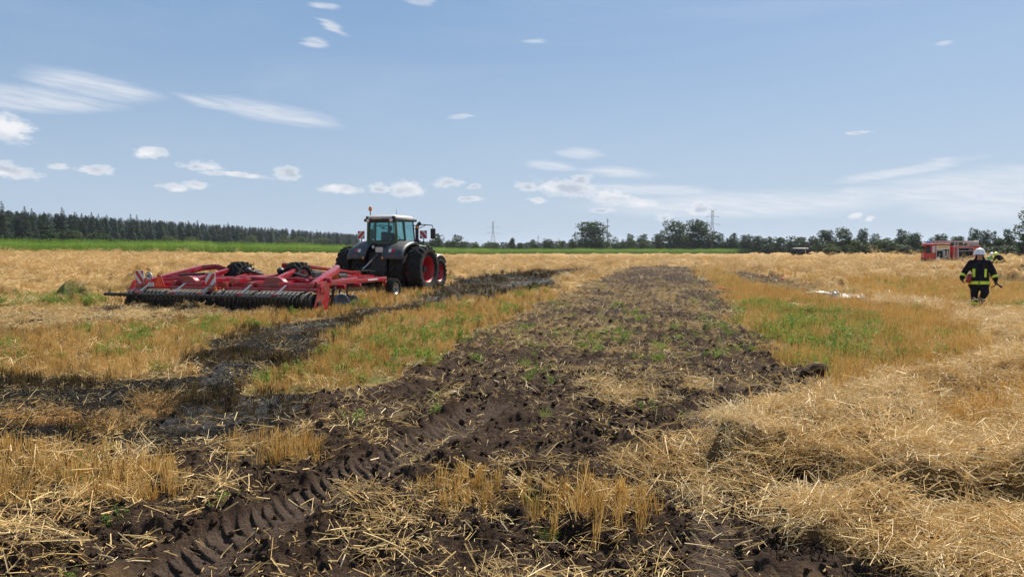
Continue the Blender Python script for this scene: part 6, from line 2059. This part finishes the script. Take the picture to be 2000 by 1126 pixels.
def small_people():
    # in green shirt, half hidden behind the white-helmeted firefighter
    x, y = at(1931.5, 64); z = gt(x, y)
    P = empty('person', (x, y, z), -math.atan2(x, y) + .5)
    hd = Vector((.14, -.14, 1.40))
    caps = head_caps(hd) + [((.10, -.10, 1.20), (.13, -.13, 1.32), .06, .06), ((-.10, -.02, 1.14), (.18, -.05, 1.14), .12, .12), ((0, 0, 1.12), (-.05, .05, .80), .17, .16),
            ((-.18, -.02, 1.14), (-.28, -.10, .86), .065, .05), ((-.28, -.10, .86), (-.20, -.30, .72), .05, .04), ((.24, -.05, 1.14), (.30, -.18, .88), .065, .05), ((.30, -.18, .88), (.18, -.34, .76), .05, .04),
            ((-.12, .05, .80), (-.13, -.02, .45), .11, .08), ((-.13, -.02, .45), (-.13, .05, .08), .08, .06), ((.06, .05, .80), (.08, -.04, .45), .11, .08), ((.08, -.04, .45), (.08, .05, .08), .08, .06),
            ((-.13, .04, .05), (-.13, -.12, .04), .05, .045), ((.08, .04, .05), (.08, -.12, .04), .05, .045)]
    me = grow(caps, .02, 4)
    def pick(c):
        if c.z > 1.28: return 1
        if c.z < .80 and (abs(c.x) < .2 and c.y > -.15): return 2
        if c.z < .98 and c.y < -.12: return 1
        return 0
    dress(me, 'body', P, [SHIRT_G, SKIN, DENIM], pick); face(P, hd)
    helmet(P, hd + Vector((0, .03, .09)), HELM_W, 1.1, tilt=R(12))
    for s, w in ((-1, (-.20, -.31, .71)), (1, (.18, -.35, .75))): glove(P, w, (-.1 * s, -.8, -.4), (0, 0, -1), SKIN, .6, 1.0, -s)
    tag(P, 'person in green shirt and pale helmet bending behind the walking firefighter', 'person')
    # stooping, yellow helmet, dark gear with lime bands
    x, y = at(1955, 60); z = gt(x, y)
    P = empty('person', (x, y, z + .05), -math.atan2(x, y) - .9)
    hd = Vector((-.02, -.52, 1.40))
    caps = head_caps(hd) + [((-.0, -.40, 1.30), (0, -.48, 1.36), .085, .075), ((-.15, -.30, 1.30), (.15, -.30, 1.30), .15, .15), ((0, -.28, 1.28), (0, .10, .98), .21, .22), ((0, .10, .98), (0, .12, .80), .22, .22),
            ((-.22, -.32, 1.28), (-.30, -.42, .98), .105, .085), ((-.30, -.42, .98), (-.22, -.60, .78), .08, .065), ((.22, -.32, 1.28), (.30, -.42, .98), .105, .085), ((.30, -.42, .98), (.22, -.62, .80), .08, .065),
            ((-.13, .12, .82), (-.16, -.06, .48), .14, .115), ((-.16, -.06, .48), (-.16, .10, .12), .11, .095), ((.13, .12, .82), (.16, -.04, .48), .14, .115), ((.16, -.04, .48), (.16, .12, .12), .11, .095),
            ((-.16, .08, .05), (-.17, -.10, .04), .055, .05), ((.16, .10, .05), (.17, -.08, .04), .055, .05)]
    me = grow(caps, .02, 4)
    dress(me, 'body', P, [CLOTH, SKIN, BLACK], lambda c: 1 if (c.z > 1.33 and c.y < -.56) else (2 if c.z < .1 else 0)); face(P, hd)
    helmet(P, hd + Vector((0, .02, .09)), HELM_Y, 1.12, tilt=R(14))
    S = 'reflective_stripe'
    band(me, S, LIME, P, lambda c: .88 < c.z < .96 and abs(c.x) > .2 and c.y < -.3, .01)
    band(me, S, LIME, P, lambda c: .14 < c.z < .24, .01)
    for s in (-1, 1): glove(P, (s * .22, -.61, .78), (-.1 * s, -.6, -.7), (0, .4, -1), BLACK, .6, 1.1, -s)
    tag(P, 'stooping firefighter in dark gear with yellow helmet near the right edge', 'person')
    # tractor driver, seen from behind through the rear window
    M = TRACTOR.matrix_basis
    P = empty('person', M @ Vector((.06, .10, 2.16)), TRACTOR.rotation_euler.z + math.pi)
    hd = Vector((-.04, -.06, .78))
    caps = head_caps(hd) + [((0, 0, .50), (0, -.02, .68), .065, .06), ((-.16, 0, .48), (.16, 0, .48), .105, .105), ((0, 0, .44), (0, .02, .06), .165, .17),
            ((-.22, 0, .48), (-.28, -.10, .22), .075, .06), ((-.28, -.10, .22), (-.16, -.42, .28), .055, .045), ((.22, 0, .48), (.28, -.10, .22), .075, .06), ((.28, -.10, .22), (.16, -.42, .28), .055, .045),
            ((-.10, 0, .06), (-.14, -.44, .06), .10, .08), ((.10, 0, .06), (.14, -.44, .06), .10, .08), ((-.14, -.44, .06), (-.14, -.52, -.28), .075, .06), ((.14, -.44, .06), (.14, -.52, -.28), .075, .06)]
    me = grow(caps, .018, 4)
    SH = principled('driver_shirt', (.035, .045, .07), .8, vary=.15)
    dress(me, 'body', P, [SH, SKIN, DENIM], lambda c: 1 if c.z > .62 else (2 if c.z < .08 else 0)); face(P, hd)
    mb = MB(); mb.ball((hd.x, hd.y + .02, hd.z + .05), (.094, .108, .10), 16, 10); mb.build('hair', principled('dark_hair', (.02, .015, .012), .7), P, True)
    for s in (-1, 1): glove(P, (s * .16, -.43, .28), (-.2 * s, -.7, .2), (0, 0, -1), SKIN, .8, .95, -s)
    tag(P, 'driver in a dark shirt seated in the tractor cab', 'person')

firefighter_walking()
small_people()
bpy.data.scenes.remove(TMP)

# ------------------------------------------------------------------ small things lying in the field
def crumple(name, u, v, w, d, h, mat, label, cat, seed, rz=0.0):
    from mathutils import noise as mn
    x, y = gp(u, v)
    z = gz(x, y)
    nx, ny = 34, 18
    vs, fs = [], []
    for j in range(ny):
        for i in range(nx):
            a, b = i / (nx - 1) - .5, j / (ny - 1) - .5
            e = max(0, 1 - (2 * abs(a)) ** 3) * max(0, 1 - (2 * abs(b)) ** 3)
            q = Vector((a * w * 2.2, b * d * 2.2, seed))
            zz = h * e * (.45 + .9 * abs(mn.noise(q * 1.4)) + .55 * abs(mn.noise(q * 3.7))) + .02
            vs.append((a * w * (1 + .15 * mn.noise(q)), b * d * (1 + .25 * mn.noise(q + Vector((7, 0, 0)))), zz))
    for j in range(ny - 1):
        for i in range(nx - 1): fs.append((j * nx + i, j * nx + i + 1, (j + 1) * nx + i + 1, (j + 1) * nx + i))
    o = mesh_obj(name, vs, fs, mat, None, True)
    so = o.modifiers.new('thick', 'SOLIDIFY'); so.thickness = .006
    o.location = (x, y, z + .05); o.rotation_euler = (0, 0, rz)
    tag(o, label, cat)
    return o

def ribbon(u0, v0, u1, v1, label, seed, th=.02, lift=.16):
    r = random.Random(seed)
    (xa, ya), (xb, yb) = gp(u0, v0), gp(u1, v1)
    pts = []
    for k in range(14):
        t = k / 13
        x, y = xa + (xb - xa) * t, ya + (yb - ya) * t + r.gauss(0, .12)
        pts.append((x, y, gz(x, y) + lift * (.6 + .6 * r.random())))
    mb = MB(); mb.tube(pts, [th * (.7 + .6 * r.random()) for _ in pts], 6)
    o = mb.build('red_twine', MATS.get('twine_red') or principled('twine_red', (.62, .06, .035), .6, vary=.15), None, True)
    tag(o, label, 'twine')

def build_small():
    SH = principled('sheet_white', (.52, .47, .41), .5, vary=.12, vscale=3, dirt=(.3, .24, .18), dirt_amt=.5)
    crumple('crumpled_sheet', 1662, 588, 1.3, .6, .20, SH, 'long flat crumpled white sheet at the end of the soil row', 'sheet', 3.1, .1)
    crumple('crumpled_sheet', 1634, 585, .6, .5, .30, principled('sheet_grey', (.36, .33, .31), .5, vary=.15), 'rounded grey-white crumpled bag beside the long sheet', 'bag', 9.4, .4)
    crumple('crumpled_sheet', 1598, 580, 1.1, .45, .15, SH, 'low torn white sheet half buried in the soil row', 'sheet', 5.7, -.2)
    ribbon(1660, 541, 1716, 542, 'long red twine lying across the brown stubble on the right', 1, .028)
    ribbon(1402, 566, 1430, 570, 'short red twine beside the edge of the tilled strip', 2, .035, .12)
    ribbon(1480, 574, 1492, 570, 'red scrap of twine among the weeds below the soil row', 3, .035, .16)
    ribbon(1478, 543, 1508, 545, 'red twine strand draped on the far soil row', 4, .02)
    ribbon(1524, 549, 1534, 545, 'tiny red twine end sticking out of the soil row', 5, .02)
    # turf clod thrown up at the edge of the tilled strip
    x, y = gp(1592, 738)
    vs, fs = clod_mesh(77)
    bmv = [Vector(v) * .2 for v in vs]
    T = empty('turf_clod', (x, y, gz(x, y) + .10), .4)
    o = mesh_obj('soil_lump', bmv, fs, MATS['soil_clod'], T, True); o.scale = (1.25, .8, 1.1)
    vs, fs = [], []
    for k in range(40):
        a = rnd.uniform(0, 6.28)
        blade(vs, fs, (rnd.gauss(0, .12), rnd.gauss(0, .08), rnd.uniform(0, .1)), (math.cos(a), math.sin(a), rnd.uniform(.1, .9)), rnd.uniform(.08, .24), .006, seg=2)
    mesh_obj('straw_ends', vs, fs, foliage_mat('clod_straw', [(0, (.25, .16, .06)), (1, (.6, .45, .22))], .2, attr='island'), T)
    tag(T, 'black clod of turf with straw ends at the right edge of the tilled strip', 'clod')
    x, y = gp(886, 770)
    vs, fs = clod_mesh(91)
    o = mesh_obj('pale_stone', [Vector(v) * .045 for v in vs], fs, principled('stone_pale', (.5, .48, .45), .8, vary=.2), None, True)
    o.location = (x, y, gz(x, y) + .03)
    tag(o, 'small pale stone lying at the top of the tyre track', 'stone')

build_small()

# ------------------------------------------------------------------ summer haze: one closed box of thin air round everything
def build_haze():
    m = bpy.data.materials.new('haze_air')
    m.use_nodes = True
    w = NT(m.node_tree); m.node_tree.nodes.clear()
    out = w.n('ShaderNodeOutputMaterial')
    v = w.n('ShaderNodeVolumePrincipled')
    v.inputs['Color'].default_value = (0.80, 0.88, 1.0, 1.0)
    v.inputs['Density'].default_value = 0.00009
    v.inputs['Anisotropy'].default_value = 0.2
    w.l(v.outputs[0], out.inputs['Volume'])
    mb = MB(); mb.box((0, 1950, 27.5), (33000, 4400, 63))
    o = mb.build('haze', m)
    tag(o, 'thin bluish summer haze over the whole field', 'haze', kind='stuff')

build_haze()
